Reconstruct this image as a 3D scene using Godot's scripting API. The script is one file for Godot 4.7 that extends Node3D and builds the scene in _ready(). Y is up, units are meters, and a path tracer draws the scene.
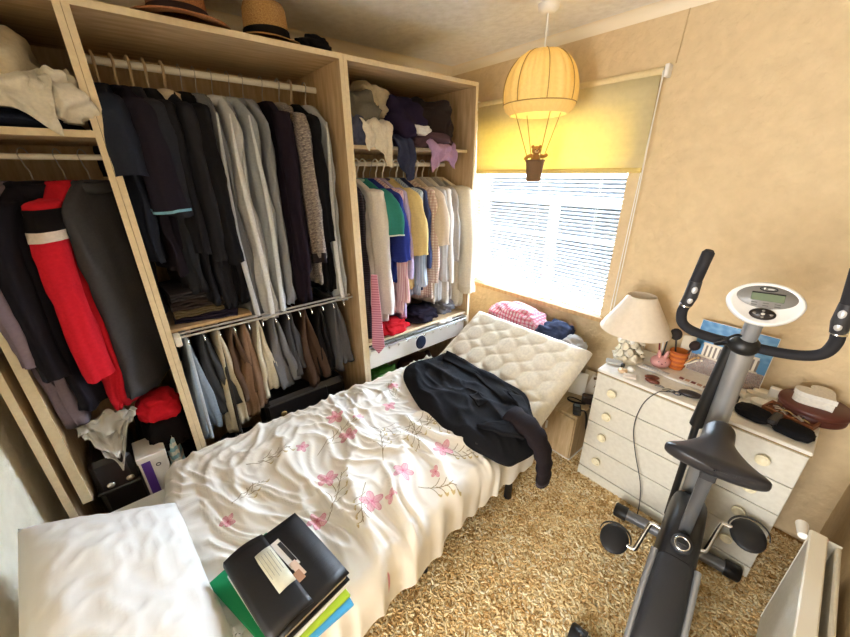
extends Node3D
# Small bedroom: open wardrobes along one wall, a bed before them, window with blinds,
# chest of drawers, exercise bike, radiator. y up, metres, floor at y = 0.

const ROOM_X0 := -2.37
const ROOM_X1 := 0.31
const ROOM_Z0 := -2.25
const ROOM_Z1 := 0.55
const CEIL := 2.49
const FRONT := -1.75   # front plane of the wardrobes

var M := {}
var T := {}
var rng := RandomNumberGenerator.new()
var nz := FastNoiseLite.new()

func _ready():
	rng.seed = 7
	nz.seed = 3
	nz.noise_type = FastNoiseLite.TYPE_SIMPLEX_SMOOTH
	nz.frequency = 1.0
	nz.fractal_type = FastNoiseLite.FRACTAL_NONE
	# --- camera ---
	var cam := Camera3D.new()
	cam.name = "camera"
	add_child(cam)
	cam.position = Vector3(0, 1.75, 0)
	cam.rotation_order = EULER_ORDER_YXZ
	cam.rotation = Vector3(deg_to_rad(-22.51), deg_to_rad(50.47), deg_to_rad(-0.43))
	cam.fov = 84.2
	cam.near = 0.02
	cam.far = 400.0
	cam.current = true
	# --- sky, exposure ---
	var we := WorldEnvironment.new()
	we.name = "world_environment"
	var env := Environment.new()
	env.background_mode = Environment.BG_SKY
	var sky := Sky.new()
	var sm := ProceduralSkyMaterial.new()
	sm.sky_top_color = Color(0.80, 0.88, 0.97)
	sm.sky_horizon_color = Color(0.92, 0.95, 0.98)
	sm.ground_bottom_color = Color(0.62, 0.72, 0.76)
	sm.ground_horizon_color = Color(0.92, 0.96, 1.0)
	sm.sky_energy_multiplier = 5.0
	sm.ground_energy_multiplier = 0.45
	sky.sky_material = sm
	env.sky = sky
	env.tonemap_mode = Environment.TONE_MAPPER_LINEAR
	env.tonemap_exposure = 1.5
	env.sdfgi_enabled = true
	env.ssao_enabled = true
	env.ssil_enabled = true
	we.environment = env
	add_child(we)
	# --- added front fill light, placed unseen in the hall beyond the open doorway ---
	var hall := AreaLight3D.new()
	hall.name = "hall_fill_light"
	add_child(hall)
	hall.area_size = Vector2(1.0, 1.6)
	hall.position = Vector3(-0.3, 1.06, ROOM_Z1 + 1.36)
	hall.light_color = Color(0.97, 0.98, 1.0)
	hall.light_energy = 7.5
	hall.shadow_enabled = true
	make_materials()
	build_room()
	build_window()
	build_wardrobes()
	build_bed()
	build_chest()
	build_bike()
	build_pendant()
	build_clothes()
	build_bits()

# ---------------------------------------------------------------- helpers
func sb() -> SurfaceTool:
	var s := SurfaceTool.new()
	s.begin(Mesh.PRIMITIVE_TRIANGLES)
	return s

func put(s: SurfaceTool, called: String, m: Material, parent: Node = null) -> MeshInstance3D:
	s.generate_normals()
	s.index()
	var o := MeshInstance3D.new()
	o.name = called
	o.mesh = s.commit()
	o.mesh.surface_set_material(0, m)
	(parent if parent else self).add_child(o, true)
	return o

var used := {}
func numbered(called: String) -> String:
	used[called] = used.get(called, 0) + 1
	return called if used[called] == 1 else "%s_%03d" % [called, used[called] - 1]

func tag(o: Node, label: String, category: String, group := ""):
	o.set_meta("label", label)
	o.set_meta("category", category)
	if group != "":
		o.set_meta("group", group)
	return o

func thing(called: String, label: String, category: String, at := Vector3.ZERO, turn := 0.0, group := "") -> Node3D:
	var o := Node3D.new()
	o.name = numbered(called)
	add_child(o)
	o.position = at
	o.rotation.y = turn
	tag(o, label, category, group)
	return o

func single(s: SurfaceTool, called: String, m: Material, label: String, category: String, at := Vector3.ZERO, turn := 0.0, group := "") -> MeshInstance3D:
	var o := put(s, numbered(called), m)
	o.position = at
	o.rotation.y = turn
	tag(o, label, category, group)
	return o

func struct(s: SurfaceTool, called: String, m: Material, label: String, category: String) -> MeshInstance3D:
	var o := put(s, called, m)
	tag(o, label, category)
	o.set_meta("kind", "structure")
	return o

func tri(s: SurfaceTool, a: Vector3, b: Vector3, c: Vector3, centre: Vector3):
	if (b - a).cross(c - a).dot((a + b + c) / 3.0 - centre) > 0.0:
		s.add_vertex(a); s.add_vertex(c); s.add_vertex(b)
	else:
		s.add_vertex(a); s.add_vertex(b); s.add_vertex(c)

func quad(s: SurfaceTool, a: Vector3, b: Vector3, c: Vector3, d: Vector3, centre: Vector3):
	tri(s, a, b, c, centre)
	tri(s, a, c, d, centre)

# box centred at c, size z, with chamfered edges, turned by basis b
func box(s: SurfaceTool, c: Vector3, size: Vector3, bev := 0.002, b := Basis.IDENTITY):
	s.set_smooth_group(-1)
	var h := size / 2.0
	bev = minf(bev, minf(h.x, minf(h.y, h.z)) * 0.8)
	var cor := func(sg: Array, ax: int) -> Vector3:
		var p := Vector3(h.x * sg[0], h.y * sg[1], h.z * sg[2])
		for k in 3:
			if k != ax:
				p[k] -= sg[k] * bev
		return c + b * p
	for ax in 3:
		var u := (ax + 1) % 3
		var v := (ax + 2) % 3
		for sg in [-1, 1]:
			var q := []
			for uv in [[-1, -1], [1, -1], [1, 1], [-1, 1]]:
				var e := [0, 0, 0]
				e[ax] = sg; e[u] = uv[0]; e[v] = uv[1]
				q.append(cor.call(e, ax))
			quad(s, q[0], q[1], q[2], q[3], c)
	if bev <= 0.0:
		return
	for w in 3:
		var u := (w + 1) % 3
		var v := (w + 2) % 3
		for su in [-1, 1]:
			for sv in [-1, 1]:
				var e0 := [0, 0, 0]
				var e1 := [0, 0, 0]
				e0[u] = su; e0[v] = sv; e0[w] = -1
				e1[u] = su; e1[v] = sv; e1[w] = 1
				quad(s, cor.call(e0, u), cor.call(e0, v), cor.call(e1, v), cor.call(e1, u), c)
	for sx in [-1, 1]:
		for sy in [-1, 1]:
			for sz in [-1, 1]:
				var e := [sx, sy, sz]
				tri(s, cor.call(e, 0), cor.call(e, 1), cor.call(e, 2), c)

# box from corner to corner
func bx(s: SurfaceTool, a: Vector3, z: Vector3, bev := 0.002):
	box(s, (a + z) / 2.0, (z - a).abs(), bev)

# grid of points: rows of equal length; wrap closes the columns
func grid(s: SurfaceTool, rows: Array, wrap := false, flip := false, uvs := []):
	s.set_smooth_group(0)
	var nr := rows.size()
	var nc: int = rows[0].size()
	for i in nr - 1:
		for j in (nc if wrap else nc - 1):
			var k := (j + 1) % nc
			var ids := [[i, j], [i, k], [i + 1, k], [i, j], [i + 1, k], [i + 1, j]]
			if flip:
				ids = [[i, j], [i + 1, k], [i, k], [i, j], [i + 1, j], [i + 1, k]]
			for q in ids:
				if uvs.size():
					s.set_uv(uvs[q[0]][q[1]])
				s.add_vertex(rows[q[0]][q[1]])

func fan(s: SurfaceTool, ring: Array, centre: Vector3, away: Vector3):
	s.set_smooth_group(-1)
	for j in ring.size():
		tri(s, ring[j], ring[(j + 1) % ring.size()], centre, away)

func frame_at(d: Vector3, up: Vector3) -> Array:
	var n := up - d * up.dot(d)
	if n.length() < 1e-4:
		n = Vector3.RIGHT - d * d.x
	n = n.normalized()
	return [n, d.cross(n)]

# tube along pts; r a number or an array; flat squashes it along the binormal
func tube(s: SurfaceTool, pts: Array, r, sides := 10, caps := true, flat := 1.0, up := Vector3.UP):
	var rows := []
	var n := pts.size()
	var u := up
	for i in n:
		var d: Vector3 = (pts[mini(i + 1, n - 1)] - pts[maxi(i - 1, 0)]).normalized()
		var f := frame_at(d, u)
		u = f[0]
		var rr: float = r[i] if r is Array else r
		var row := []
		for j in sides:
			var a := TAU * j / sides
			row.append(pts[i] + f[0] * cos(a) * rr + f[1] * sin(a) * rr * flat)
		rows.append(row)
	grid(s, rows, true, true)
	if caps:
		fan(s, rows[0], pts[0], pts[1])
		fan(s, rows[n - 1], pts[n - 1], pts[n - 2])

func curve(ctrl: Array, steps := 6) -> Array:
	var out := []
	for i in ctrl.size() - 1:
		var p0: Vector3 = ctrl[maxi(i - 1, 0)]
		var p1: Vector3 = ctrl[i]
		var p2: Vector3 = ctrl[i + 1]
		var p3: Vector3 = ctrl[mini(i + 2, ctrl.size() - 1)]
		for k in steps:
			out.append(p1.cubic_interpolate(p2, p0, p3, float(k) / steps))
	out.append(ctrl[-1])
	return out

# profile of [radius, height] pairs turned about y (or about basis y), elliptical with sx, sz
func lathe(s: SurfaceTool, prof: Array, at := Vector3.ZERO, segs := 24, b := Basis.IDENTITY, sx := 1.0, sz := 1.0):
	var rows := []
	for p in prof:
		var row := []
		for j in segs:
			var a := TAU * j / segs
			row.append(at + b * Vector3(cos(a) * p[0] * sx, p[1], sin(a) * p[0] * sz))
		rows.append(row)
	grid(s, rows, true, false)

func ell(s: SurfaceTool, c: Vector3, r: Vector3, b := Basis.IDENTITY, nu := 16, nv := 10):
	var rows := []
	for i in nv + 1:
		var t := PI * i / nv
		var row := []
		for j in nu:
			var a := TAU * j / nu
			row.append(c + b * Vector3(cos(a) * sin(t) * r.x, -cos(t) * r.y, sin(a) * sin(t) * r.z))
		rows.append(row)
	grid(s, rows, true, false)

# polygon (x, y pairs) extruded along local z by d, placed by transform
func prism(s: SurfaceTool, poly: PackedVector2Array, d: float, x := Transform3D.IDENTITY):
	s.set_smooth_group(-1)
	var ids := Geometry2D.triangulate_polygon(poly)
	var cw := Geometry2D.is_polygon_clockwise(poly)
	for k in range(0, ids.size(), 3):
		for side in 2:
			var z := d / 2.0 * (1 if side else -1)
			var q := []
			for m in 3:
				var p: Vector2 = poly[ids[k + m]]
				q.append(x * Vector3(p.x, p.y, z))
			var want: Vector3 = x.basis.z * (1.0 if side else -1.0)
			if (q[1] - q[0]).cross(q[2] - q[0]).dot(want) > 0.0:
				q = [q[0], q[2], q[1]]
			for v in q:
				s.add_vertex(v)
	var n := poly.size()
	for i in n:
		var a := poly[i]
		var b := poly[(i + 1) % n]
		var q := [x * Vector3(a.x, a.y, -d / 2), x * Vector3(b.x, b.y, -d / 2), x * Vector3(b.x, b.y, d / 2), x * Vector3(a.x, a.y, d / 2)]
		if not cw:
			q = [q[0], q[3], q[2], q[1]]
		s.add_vertex(q[0]); s.add_vertex(q[1]); s.add_vertex(q[2])
		s.add_vertex(q[0]); s.add_vertex(q[2]); s.add_vertex(q[3])

# sheet from f(u, v) with thickness along y or a given direction
func sheet(s: SurfaceTool, f: Callable, nu: int, nv: int, thick := Vector3.ZERO, uv := false):
	var rows := []
	var uvs := []
	for i in nv + 1:
		var row := []
		var ur := []
		for j in nu + 1:
			row.append(f.call(float(j) / nu, float(i) / nv))
			ur.append(Vector2(float(j) / nu, float(i) / nv))
		rows.append(row)
		uvs.append(ur)
	grid(s, rows, false, false, uvs if uv else [])
	if thick != Vector3.ZERO:
		var low := []
		for row in rows:
			var r2 := []
			for p in row:
				r2.append(p - thick)
			low.append(r2)
		grid(s, low, false, true, uvs if uv else [])
		var rim := []
		var rim2 := []
		for j in nu + 1:
			rim.append(rows[0][j]); rim2.append(low[0][j])
		for i in range(1, nv + 1):
			rim.append(rows[i][nu]); rim2.append(low[i][nu])
		for j in range(nu - 1, -1, -1):
			rim.append(rows[nv][j]); rim2.append(low[nv][j])
		for i in range(nv - 1, 0, -1):
			rim.append(rows[i][0]); rim2.append(low[i][0])
		grid(s, [rim, rim2], true, true)

func wob(x: float, y: float, z := 0.0) -> float:
	return nz.get_noise_3d(x, y, z)

# sharp-crested folds in 0..1
func ridge(x: float, y: float, z := 0.0) -> float:
	var n := absf(nz.get_noise_3d(x, y, z))
	return 1.0 - minf(1.0, n * 2.2)

# soft crumpled heap of cloth resting on y = 0: a boxy ball with long soft folds
func lump(s: SurfaceTool, size: Vector3, sd: float, amp := 0.2, freq := 5.0, at := Vector3.ZERO, turn := 0.0, nu := 60, nv := 34):
	var b := Basis(Vector3.UP, turn)
	var dir := Vector3(sin(sd * 2.1), 0.9 * cos(sd * 1.3), cos(sd * 2.9)).normalized()
	var dir2 := dir.cross(Vector3(0.3, 1, 0.2)).normalized()
	var rows := []
	for i in nv + 1:
		var t := PI * i / nv
		var row := []
		for j in nu:
			var a := TAU * j / nu
			var d := Vector3(cos(a) * sin(t), -cos(t), sin(a) * sin(t))
			var e := Vector3(signf(d.x) * pow(absf(d.x), 0.72), signf(d.y) * pow(absf(d.y), 0.85), signf(d.z) * pow(absf(d.z), 0.72))
			var w1 := wob(d.x * 1.3 + sd, d.y * 1.3, d.z * 1.3)
			var w2 := wob(d.x * 2.1 + sd * 3.1, d.y * 2.1 + 4.0, d.z * 2.1)
			var k := 1.0 + amp * 0.9 * w1 + amp * 0.5 * w2
			var f1 := sin(d.dot(dir) * freq * 1.7 + 3.5 * w2 + sd)
			var f2 := sin(d.dot(dir2) * freq * 2.6 + 4.0 * w1 + sd * 2.0)
			k += amp * 0.22 * f1 * (0.6 + 0.8 * w1) + amp * 0.16 * f2 * absf(f2) + amp * 0.05 * sin(d.dot(dir + dir2) * freq * 5.0 + 5.0 * w1)
			var p := Vector3(e.x * size.x, e.y * size.y, e.z * size.z) * 0.5 * k
			p.y = maxf(p.y, -size.y * 0.40) + size.y * 0.40
			row.append(at + b * p)
		rows.append(row)
	grid(s, rows, true, false)

# ---------------------------------------------------------------- materials
func noise_tex(freq: float, lo: Color, hi: Color, size := 512, oct := 4, sd := 1, kind := FastNoiseLite.TYPE_SIMPLEX_SMOOTH, stretch := Vector2.ONE) -> ImageTexture:
	var f := FastNoiseLite.new()
	f.seed = sd
	f.noise_type = kind
	f.frequency = freq
	f.fractal_octaves = oct
	var im := f.get_seamless_image(size, size)
	var out := Image.create(size, size, false, Image.FORMAT_RGB8)
	for y in size:
		for x in size:
			var v := im.get_pixel(int(x * stretch.x) % size, int(y * stretch.y) % size).r
			out.set_pixel(x, y, lo.lerp(hi, v))
	return ImageTexture.create_from_image(out)

func bump_tex(freq: float, size := 256, oct := 3, sd := 1, strength := 6.0, kind := FastNoiseLite.TYPE_SIMPLEX_SMOOTH) -> ImageTexture:
	var f := FastNoiseLite.new()
	f.seed = sd
	f.noise_type = kind
	f.frequency = freq
	f.fractal_octaves = oct
	var im := f.get_seamless_image(size, size)
	im.convert(Image.FORMAT_RGBA8)
	im.bump_map_to_normal_map(strength)
	return ImageTexture.create_from_image(im)

func plain(c: Color, rough := 0.6, metal := 0.0) -> StandardMaterial3D:
	var m := StandardMaterial3D.new()
	m.albedo_color = c
	m.roughness = rough
	m.metallic = metal
	return m

func textured(c: Color, tex: Texture2D, scale: float, rough := 0.8, nrm: Texture2D = null, nscale := 0.5, world := false) -> StandardMaterial3D:
	var m := plain(c, rough)
	m.albedo_texture = tex
	m.uv1_triplanar = true
	m.uv1_world_triplanar = world
	m.uv1_scale = Vector3.ONE * scale
	if nrm:
		m.normal_enabled = true
		m.normal_texture = nrm
		m.normal_scale = nscale
	return m

var cloths := {}
func cloth(hex: String, scale := 9.0) -> StandardMaterial3D:
	if not cloths.has(hex):
		var m := textured(Color(hex), T.fleck, scale, 0.95, T.weave, 0.35)
		m.metallic_specular = 0.25
		cloths[hex] = m
	return cloths[hex]

func make_materials():
	T.fleck = noise_tex(0.03, Color(0.90, 0.90, 0.91), Color(1, 1, 1), 256, 4, 5)
	T.weave = bump_tex(0.22, 256, 2, 8, 3.0)
	T.mottle = noise_tex(0.05, Color(0.95, 0.945, 0.935), Color(1, 1, 1), 256, 4, 11)
	T.wallbump = bump_tex(0.035, 512, 4, 21, 5.0)
	T.artex = bump_tex(0.02, 512, 5, 25, 9.0)
	T.grain = noise_tex(0.006, Color(0.86, 0.82, 0.76), Color(1, 1, 1), 512, 4, 31, FastNoiseLite.TYPE_SIMPLEX_SMOOTH, Vector2(7, 1))
	M.wall = textured(Color("e0c79d"), T.mottle, 0.9, 0.85, T.wallbump, 0.55, true)
	M.wall_pale = textured(Color("f5efdb"), T.mottle, 0.9, 0.85, T.wallbump, 0.4, true)
	M.ceiling = textured(Color("f8f6f1"), T.mottle, 1.1, 0.9, T.artex, 0.3, true)
	M.cove = plain(Color("f2e6cd"), 0.7)
	M.board = textured(Color("d6bc96"), T.grain, 1.3, 0.55)
	M.board_edge = textured(Color("e9d8b6"), T.mottle, 3.0, 0.5)
	M.white = plain(Color("f1eee6"), 0.45)
	M.cream = plain(Color("eadfbd"), 0.4)
	M.linen = plain(Color("ecebe7"), 0.85)
	M.chrome = plain(Color("dcdcda"), 0.22, 1.0)
	M.steel = plain(Color("b9babb"), 0.35, 0.85)
	M.whitemetal = plain(Color("e9e7e0"), 0.35)
	M.black = plain(Color("141414"), 0.45)
	M.blackfoam = plain(Color("17161a"), 0.8)
	M.charcoal = plain(Color("2b2b2d"), 0.5)
	M.strut = plain(Color("5b4632"), 0.6)


# ---------------------------------------------------------------- room
func build_room():
	var s := sb()
	bx(s, Vector3(ROOM_X0 - 0.1, -0.1, ROOM_Z0 - 0.3), Vector3(ROOM_X1 + 0.1, 0, ROOM_Z1 + 1.5), 0)
	T.carpet = noise_tex(0.035, Color("8a6a40"), Color("f0dfb8"), 1024, 4, 41)
	M.carpet = textured(Color("e6d0a8"), T.carpet, 1.6, 1.0, bump_tex(0.06, 512, 3, 44, 12.0), 1.0, true)
	struct(s, "floor", M.carpet, "beige and brown mottled shag carpet floor", "floor")
	carpet_pile()
	s = sb()
	bx(s, Vector3(ROOM_X0 - 0.1, CEIL, ROOM_Z0 - 0.3), Vector3(ROOM_X1 + 0.1, CEIL + 0.1, ROOM_Z1 + 1.5), 0)
	struct(s, "ceiling", M.ceiling, "white textured ceiling above the room", "ceiling")
	s = sb()   # window wall in four pieces round the opening
	var za := ROOM_Z0 - 0.22
	bx(s, Vector3(ROOM_X0 - 0.1, 0, za), Vector3(-2.12, CEIL, ROOM_Z0), 0)
	bx(s, Vector3(-0.92, 0, za), Vector3(ROOM_X1 + 0.1, CEIL, ROOM_Z0), 0)
	bx(s, Vector3(-2.12, 0, za), Vector3(-0.92, 0.84, ROOM_Z0), 0)
	bx(s, Vector3(-2.12, 2.16, za), Vector3(-0.92, CEIL, ROOM_Z0), 0)
	struct(s, "wall_front", M.wall, "warm yellow textured wall around the window", "wall")
	s = sb()
	bx(s, Vector3(ROOM_X0 - 0.1, 0, ROOM_Z0), Vector3(ROOM_X0, CEIL, ROOM_Z1 + 0.1), 0)
	struct(s, "wall_left", M.wall, "yellow wall behind the open wardrobes", "wall")
	s = sb()
	bx(s, Vector3(ROOM_X1, 0, ROOM_Z0), Vector3(ROOM_X1 + 0.1, CEIL, ROOM_Z1 + 1.5), 0)
	struct(s, "wall_right", M.wall, "warm yellow wall behind the radiator", "wall")
	s = sb()   # rear wall with the open doorway the picture was taken from
	bx(s, Vector3(ROOM_X0, 0, ROOM_Z1), Vector3(-0.62, CEIL, ROOM_Z1 + 0.1), 0)
	bx(s, Vector3(0.22, 0, ROOM_Z1), Vector3(ROOM_X1, CEIL, ROOM_Z1 + 0.1), 0)
	bx(s, Vector3(-0.62, 2.32, ROOM_Z1), Vector3(0.22, CEIL, ROOM_Z1 + 0.1), 0)  # door head set high so the added hall fill reaches the ceiling
	struct(s, "wall_back", M.wall_pale, "pale cream wall beside the pillow", "wall")
	s = sb()   # hall beyond the doorway
	bx(s, Vector3(ROOM_X0, 0, ROOM_Z1 + 1.4), Vector3(ROOM_X1, CEIL, ROOM_Z1 + 1.5), 0)
	bx(s, Vector3(-1.6, 0, ROOM_Z1 + 0.1), Vector3(-1.5, CEIL, ROOM_Z1 + 1.4), 0)
	struct(s, "wall_hall", M.wall_pale, "pale cream hall wall outside the open doorway", "wall")
	var fd := thing("door_1", "added door with glowing fill pane in the unseen hall outside the doorway", "door", Vector3(-0.3, 0, ROOM_Z1 + 1.39))  # unseen door, added to carry the fill light
	fd.set_meta("kind", "structure")
	s = sb()
	bx(s, Vector3(-0.58, 0, -0.012), Vector3(-0.5, 2.05, 0.008), 0.003)
	bx(s, Vector3(0.5, 0, -0.012), Vector3(0.58, 2.05, 0.008), 0.003)
	bx(s, Vector3(-0.5, 0, -0.012), Vector3(0.5, 0.24, 0.008), 0.003)
	bx(s, Vector3(-0.5, 1.96, -0.012), Vector3(0.5, 2.05, 0.008), 0.003)
	put(s, "door_frame", M.white, fd)
	var hm := plain(Color("f4f8fa"), 0.4)  # pane glows by itself, added as a source of fill from behind
	hm.emission_enabled = true
	hm.emission = Color("f6f8ff")
	hm.emission_energy_multiplier = 1.0
	s = sb()
	bx(s, Vector3(-0.5, 0.24, -0.004), Vector3(0.5, 1.96, 0.004), 0.0)
	put(s, "glowing_fill_pane", hm, fd)
	# coving along window wall, wardrobe wall and right wall
	var k := 1
	for e in [[Vector3(ROOM_X0, 0, ROOM_Z0), Vector3(ROOM_X1, 0, ROOM_Z0), Vector3(0, 0, 1), "front"], [Vector3(ROOM_X0, 0, ROOM_Z0), Vector3(ROOM_X0, 0, ROOM_Z1), Vector3(1, 0, 0), "left"], [Vector3(ROOM_X1, 0, ROOM_Z0), Vector3(ROOM_X1, 0, ROOM_Z1), Vector3(-1, 0, 0), "right"]]:
		s = sb()
		var rows := []
		for q in 7:
			var a := PI / 2 * q / 6.0
			var off: Vector3 = e[2] * (0.045 * (1.0 - cos(a))) + Vector3(0, CEIL - 0.05 * (1.0 - sin(a)), 0)
			rows.append([e[0] + off, e[1] + off])
		grid(s, rows)
		struct(s, "trim_%d" % k, M.cove, "cream coving where the ceiling meets the %s wall" % ["window", "wardrobe", "radiator"][k - 1], "coving")
		k += 1

func carpet_pile():
	var s := sb()
	for k in 3:   # one tuft: three bent yarns
		var a := TAU * k / 3.0 + 0.4
		var d := Vector3(cos(a), 0, sin(a))
		tube(s, [d * 0.002, d * 0.007 + Vector3(0, 0.008, 0), d * 0.018 + Vector3(0, 0.010, 0)], [0.0050, 0.0050, 0.0030], 4, false)
	s.generate_normals()
	var me := s.commit()
	var m := plain(Color.WHITE, 1.0)
	m.vertex_color_use_as_albedo = true
	m.metallic_specular = 0.1
	me.surface_set_material(0, m)
	var mm := MultiMesh.new()
	mm.transform_format = MultiMesh.TRANSFORM_3D
	mm.use_colors = true
	mm.mesh = me
	var list := []
	var cols := []
	var r := RandomNumberGenerator.new()
	r.seed = 99
	var tones := [Color("f0deb2"), Color("e8cd9a"), Color("d8b680"), Color("b8935e"), Color("f6e9c8")]
	var step := 0.0115
	for i in int(1.3 / step):
		for j in int(2.1 / step):
			var x := -0.99 + i * step + r.randf_range(-0.006, 0.006)
			var z := -2.2 + j * step + r.randf_range(-0.006, 0.006)
			var sc := r.randf_range(0.8, 1.35)
			list.append(Transform3D(Basis(Vector3.UP, r.randf() * TAU).scaled(Vector3(sc, sc * r.randf_range(0.8, 1.2), sc)), Vector3(x, -0.001, z)))
			var v := nz.get_noise_2d(x * 42.0, z * 42.0) * 0.7 + r.randf_range(-0.35, 0.35)
			var c: Color = tones[4] if v > 0.52 else tones[0] if v > 0.2 else tones[1] if v > -0.1 else tones[2] if v > -0.38 else tones[3]
			cols.append(c.srgb_to_linear())
	mm.instance_count = list.size()
	for i in list.size():
		mm.set_instance_transform(i, list[i])
		mm.set_instance_color(i, cols[i])
	var o := MultiMeshInstance3D.new()
	o.name = "carpet_pile"
	o.multimesh = mm
	add_child(o)
	tag(o, "shaggy looped pile of the beige mottled carpet", "carpet pile")
	o.set_meta("kind", "stuff")

func build_window():
	# frame, panes
	var w := thing("window_1", "white framed window behind the venetian blind", "window", Vector3(-1.52, 0.84, -2.40))
	w.set_meta("kind", "structure")
	var s := sb()
	var fw := 0.05
	bx(s, Vector3(-0.60, 0, -0.03), Vector3(-0.60 + fw, 1.32, 0.03))
	bx(s, Vector3(0.60 - fw, 0, -0.03), Vector3(0.60, 1.32, 0.03))
	bx(s, Vector3(-0.55, 0, -0.03), Vector3(0.55, fw, 0.03))
	bx(s, Vector3(-0.55, 1.32 - fw, -0.03), Vector3(0.55, 1.32, 0.03))
	bx(s, Vector3(-0.55, 0.69, -0.03), Vector3(0.55, 0.75, 0.03))
	bx(s, Vector3(0.11, 0.46, -0.02), Vector3(0.55, 0.49, 0.02))
	bx(s, Vector3(-0.55, 0.46, -0.02), Vector3(0.06, 0.49, 0.02))
	bx(s, Vector3(0.06, fw, -0.03), Vector3(0.11, 0.69, 0.03))
	put(s, "window_frame", M.white, w)
	var gm := StandardMaterial3D.new()
	gm.transparency = BaseMaterial3D.TRANSPARENCY_ALPHA
	gm.albedo_color = Color(1, 1, 1, 0.04)
	gm.roughness = 0.02
	for q in [[-0.55, 0.06, 0.05, 0.46], [0.11, 0.55, 0.05, 0.46], [-0.55, 0.06, 0.49, 0.69], [0.11, 0.55, 0.49, 0.69], [-0.55, 0.55, 0.75, 1.27]]:
		s = sb()
		bx(s, Vector3(q[0], q[2], -0.003), Vector3(q[1], q[3], 0.003), 0)
		put(s, "pane", gm, w)
	s = sb()
	bx(s, Vector3(-2.12, 0.842, ROOM_Z0 - 0.11), Vector3(-0.92, 0.866, ROOM_Z0 - 0.001), 0.004)
	bx(s, Vector3(-2.15, 0.835, ROOM_Z0 + 0.001), Vector3(-0.89, 0.87, ROOM_Z0 + 0.03), 0.006)
	struct(s, "trim_4", textured(Color("dcb988"), T.grain, 1.2, 0.5), "light wooden window sill board", "window sill")
	# venetian blind inside the recess
	var zb := -2.285
	var v := thing("venetian_blind", "white venetian blind with open horizontal slats in the window", "blind", Vector3(-1.52, 0.87, zb))
	var slat := sb()
	var rows := []
	for q in 5:
		var a := -1.0 + q * 0.5
		rows.append([Vector3(-0.585, 0.004 * (1.0 - a * a) - 0.0085 * a * 0.6, a * 0.0115), Vector3(0.585, 0.004 * (1.0 - a * a) - 0.0085 * a * 0.6, a * 0.0115)])
	grid(slat, rows)
	var slat_m := plain(Color("ccd1d8"), 0.5)
	slat_m.backlight_enabled = true
	slat_m.backlight = Color(0.2, 0.2, 0.2)
	var first: MeshInstance3D = null
	for i in 50:
		var o: MeshInstance3D
		if first == null:
			first = put(slat, "slat", slat_m, v)
			o = first
		else:
			o = first.duplicate()
			o.name = "slat_%03d" % i
			v.add_child(o, true)
		o.position = Vector3(0, 0.035 + i * 0.0245, 0)
	s = sb()
	bx(s, Vector3(-0.585, 0.003, -0.012), Vector3(0.585, 0.017, 0.012), 0.003)
	put(s, "bottom_rail", M.white, v)
	s = sb()
	bx(s, Vector3(-0.59, 1.255, -0.015), Vector3(0.59, 1.288, 0.015), 0.003)
	put(s, "head_rail", M.white, v)
	for xx in [-0.42, 0.02, 0.44]:
		for dz in [-0.0125, 0.0125]:
			s = sb()
			tube(s, [Vector3(xx, 0.01, dz), Vector3(xx, 1.26, dz)], 0.0012, 5, false)
			put(s, "ladder_cord", M.white, v)
	# roller blind, drawn half down
	var r := thing("roller_blind", "yellow roller blind drawn half down over the window", "blind", Vector3(-1.44, 2.2, -2.215))
	var rm := textured(Color("f8eebf"), T.mottle, 2.0, 0.9)
	rm.backlight_enabled = true
	rm.backlight = Color(0.86, 0.80, 0.58)
	s = sb()
	sheet(s, func(u, t): return Vector3(-0.6 + 1.2 * u, -0.005 - 0.44 * t, 0.012 - 0.010 * t), 2, 6, Vector3(0, 0, 0.0008))
	put(s, "fabric", rm, r)
	s = sb()
	tube(s, [Vector3(-0.61, 0, 0), Vector3(0.61, 0, 0)], 0.019, 16)
	put(s, "roller_tube", textured(Color("ead6a4"), T.mottle, 2.0, 0.8), r)
	s = sb()
	box(s, Vector3(0, -0.448, 0.002), Vector3(1.2, 0.026, 0.012), 0.004)
	put(s, "bottom_bar", textured(Color("e0c677"), T.mottle, 2.0, 0.7), r)
	for sx in [-1, 1]:
		s = sb()
		box(s, Vector3(sx * 0.622, 0, -0.008), Vector3(0.02, 0.055, 0.05), 0.004)
		put(s, "bracket", M.white, r)
	s = sb()
	var loop := [Vector3(0.612, 0, 0.022), Vector3(0.615, -0.6, 0.022), Vector3(0.612, -1.33, 0.02), Vector3(0.60, -1.36, 0.016), Vector3(0.592, -1.33, 0.012), Vector3(0.596, -0.6, 0.0), Vector3(0.60, 0, -0.02)]
	tube(s, loop, 0.0028, 5)
	put(s, "pull_cord", M.white, r)
	# surface cable running down the wall from the ceiling
	s = sb()
	tube(s, [Vector3(-0.79, 2.44, -2.247), Vector3(-0.80, 2.23, -2.247)], 0.003, 5)
	single(s, "wall_cord", plain(Color("c9ad80"), 0.7), "thin cord running down the wall above the roller blind end", "cord")


# ---------------------------------------------------------------- wardrobes
func panel(parent: Node, called: String, a: Vector3, b: Vector3, m: Material = null, edge := 0):
	# board from a to b; edge 1 adds a pale strip along its front (+x) face
	var s := sb()
	bx(s, a, b, 0.0015)
	var o := put(s, called, m if m else M.board, parent)
	if edge:
		s = sb()
		bx(s, Vector3(maxf(a.x, b.x), a.y, a.z), Vector3(maxf(a.x, b.x) + 0.0025, b.y, b.z), 0.0006)
		put(s, "edge_strip", M.board_edge, o)
	return o

func rail(parent: Node, called: String, z0: float, z1: float, y: float, x: float, r := 0.013, m: Material = null):
	var s := sb()
	tube(s, [Vector3(x, y, z0), Vector3(x, y, z1)], r, 14, true, 0.7, Vector3.UP)
	return put(s, called, m if m else M.whitemetal, parent)

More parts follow.
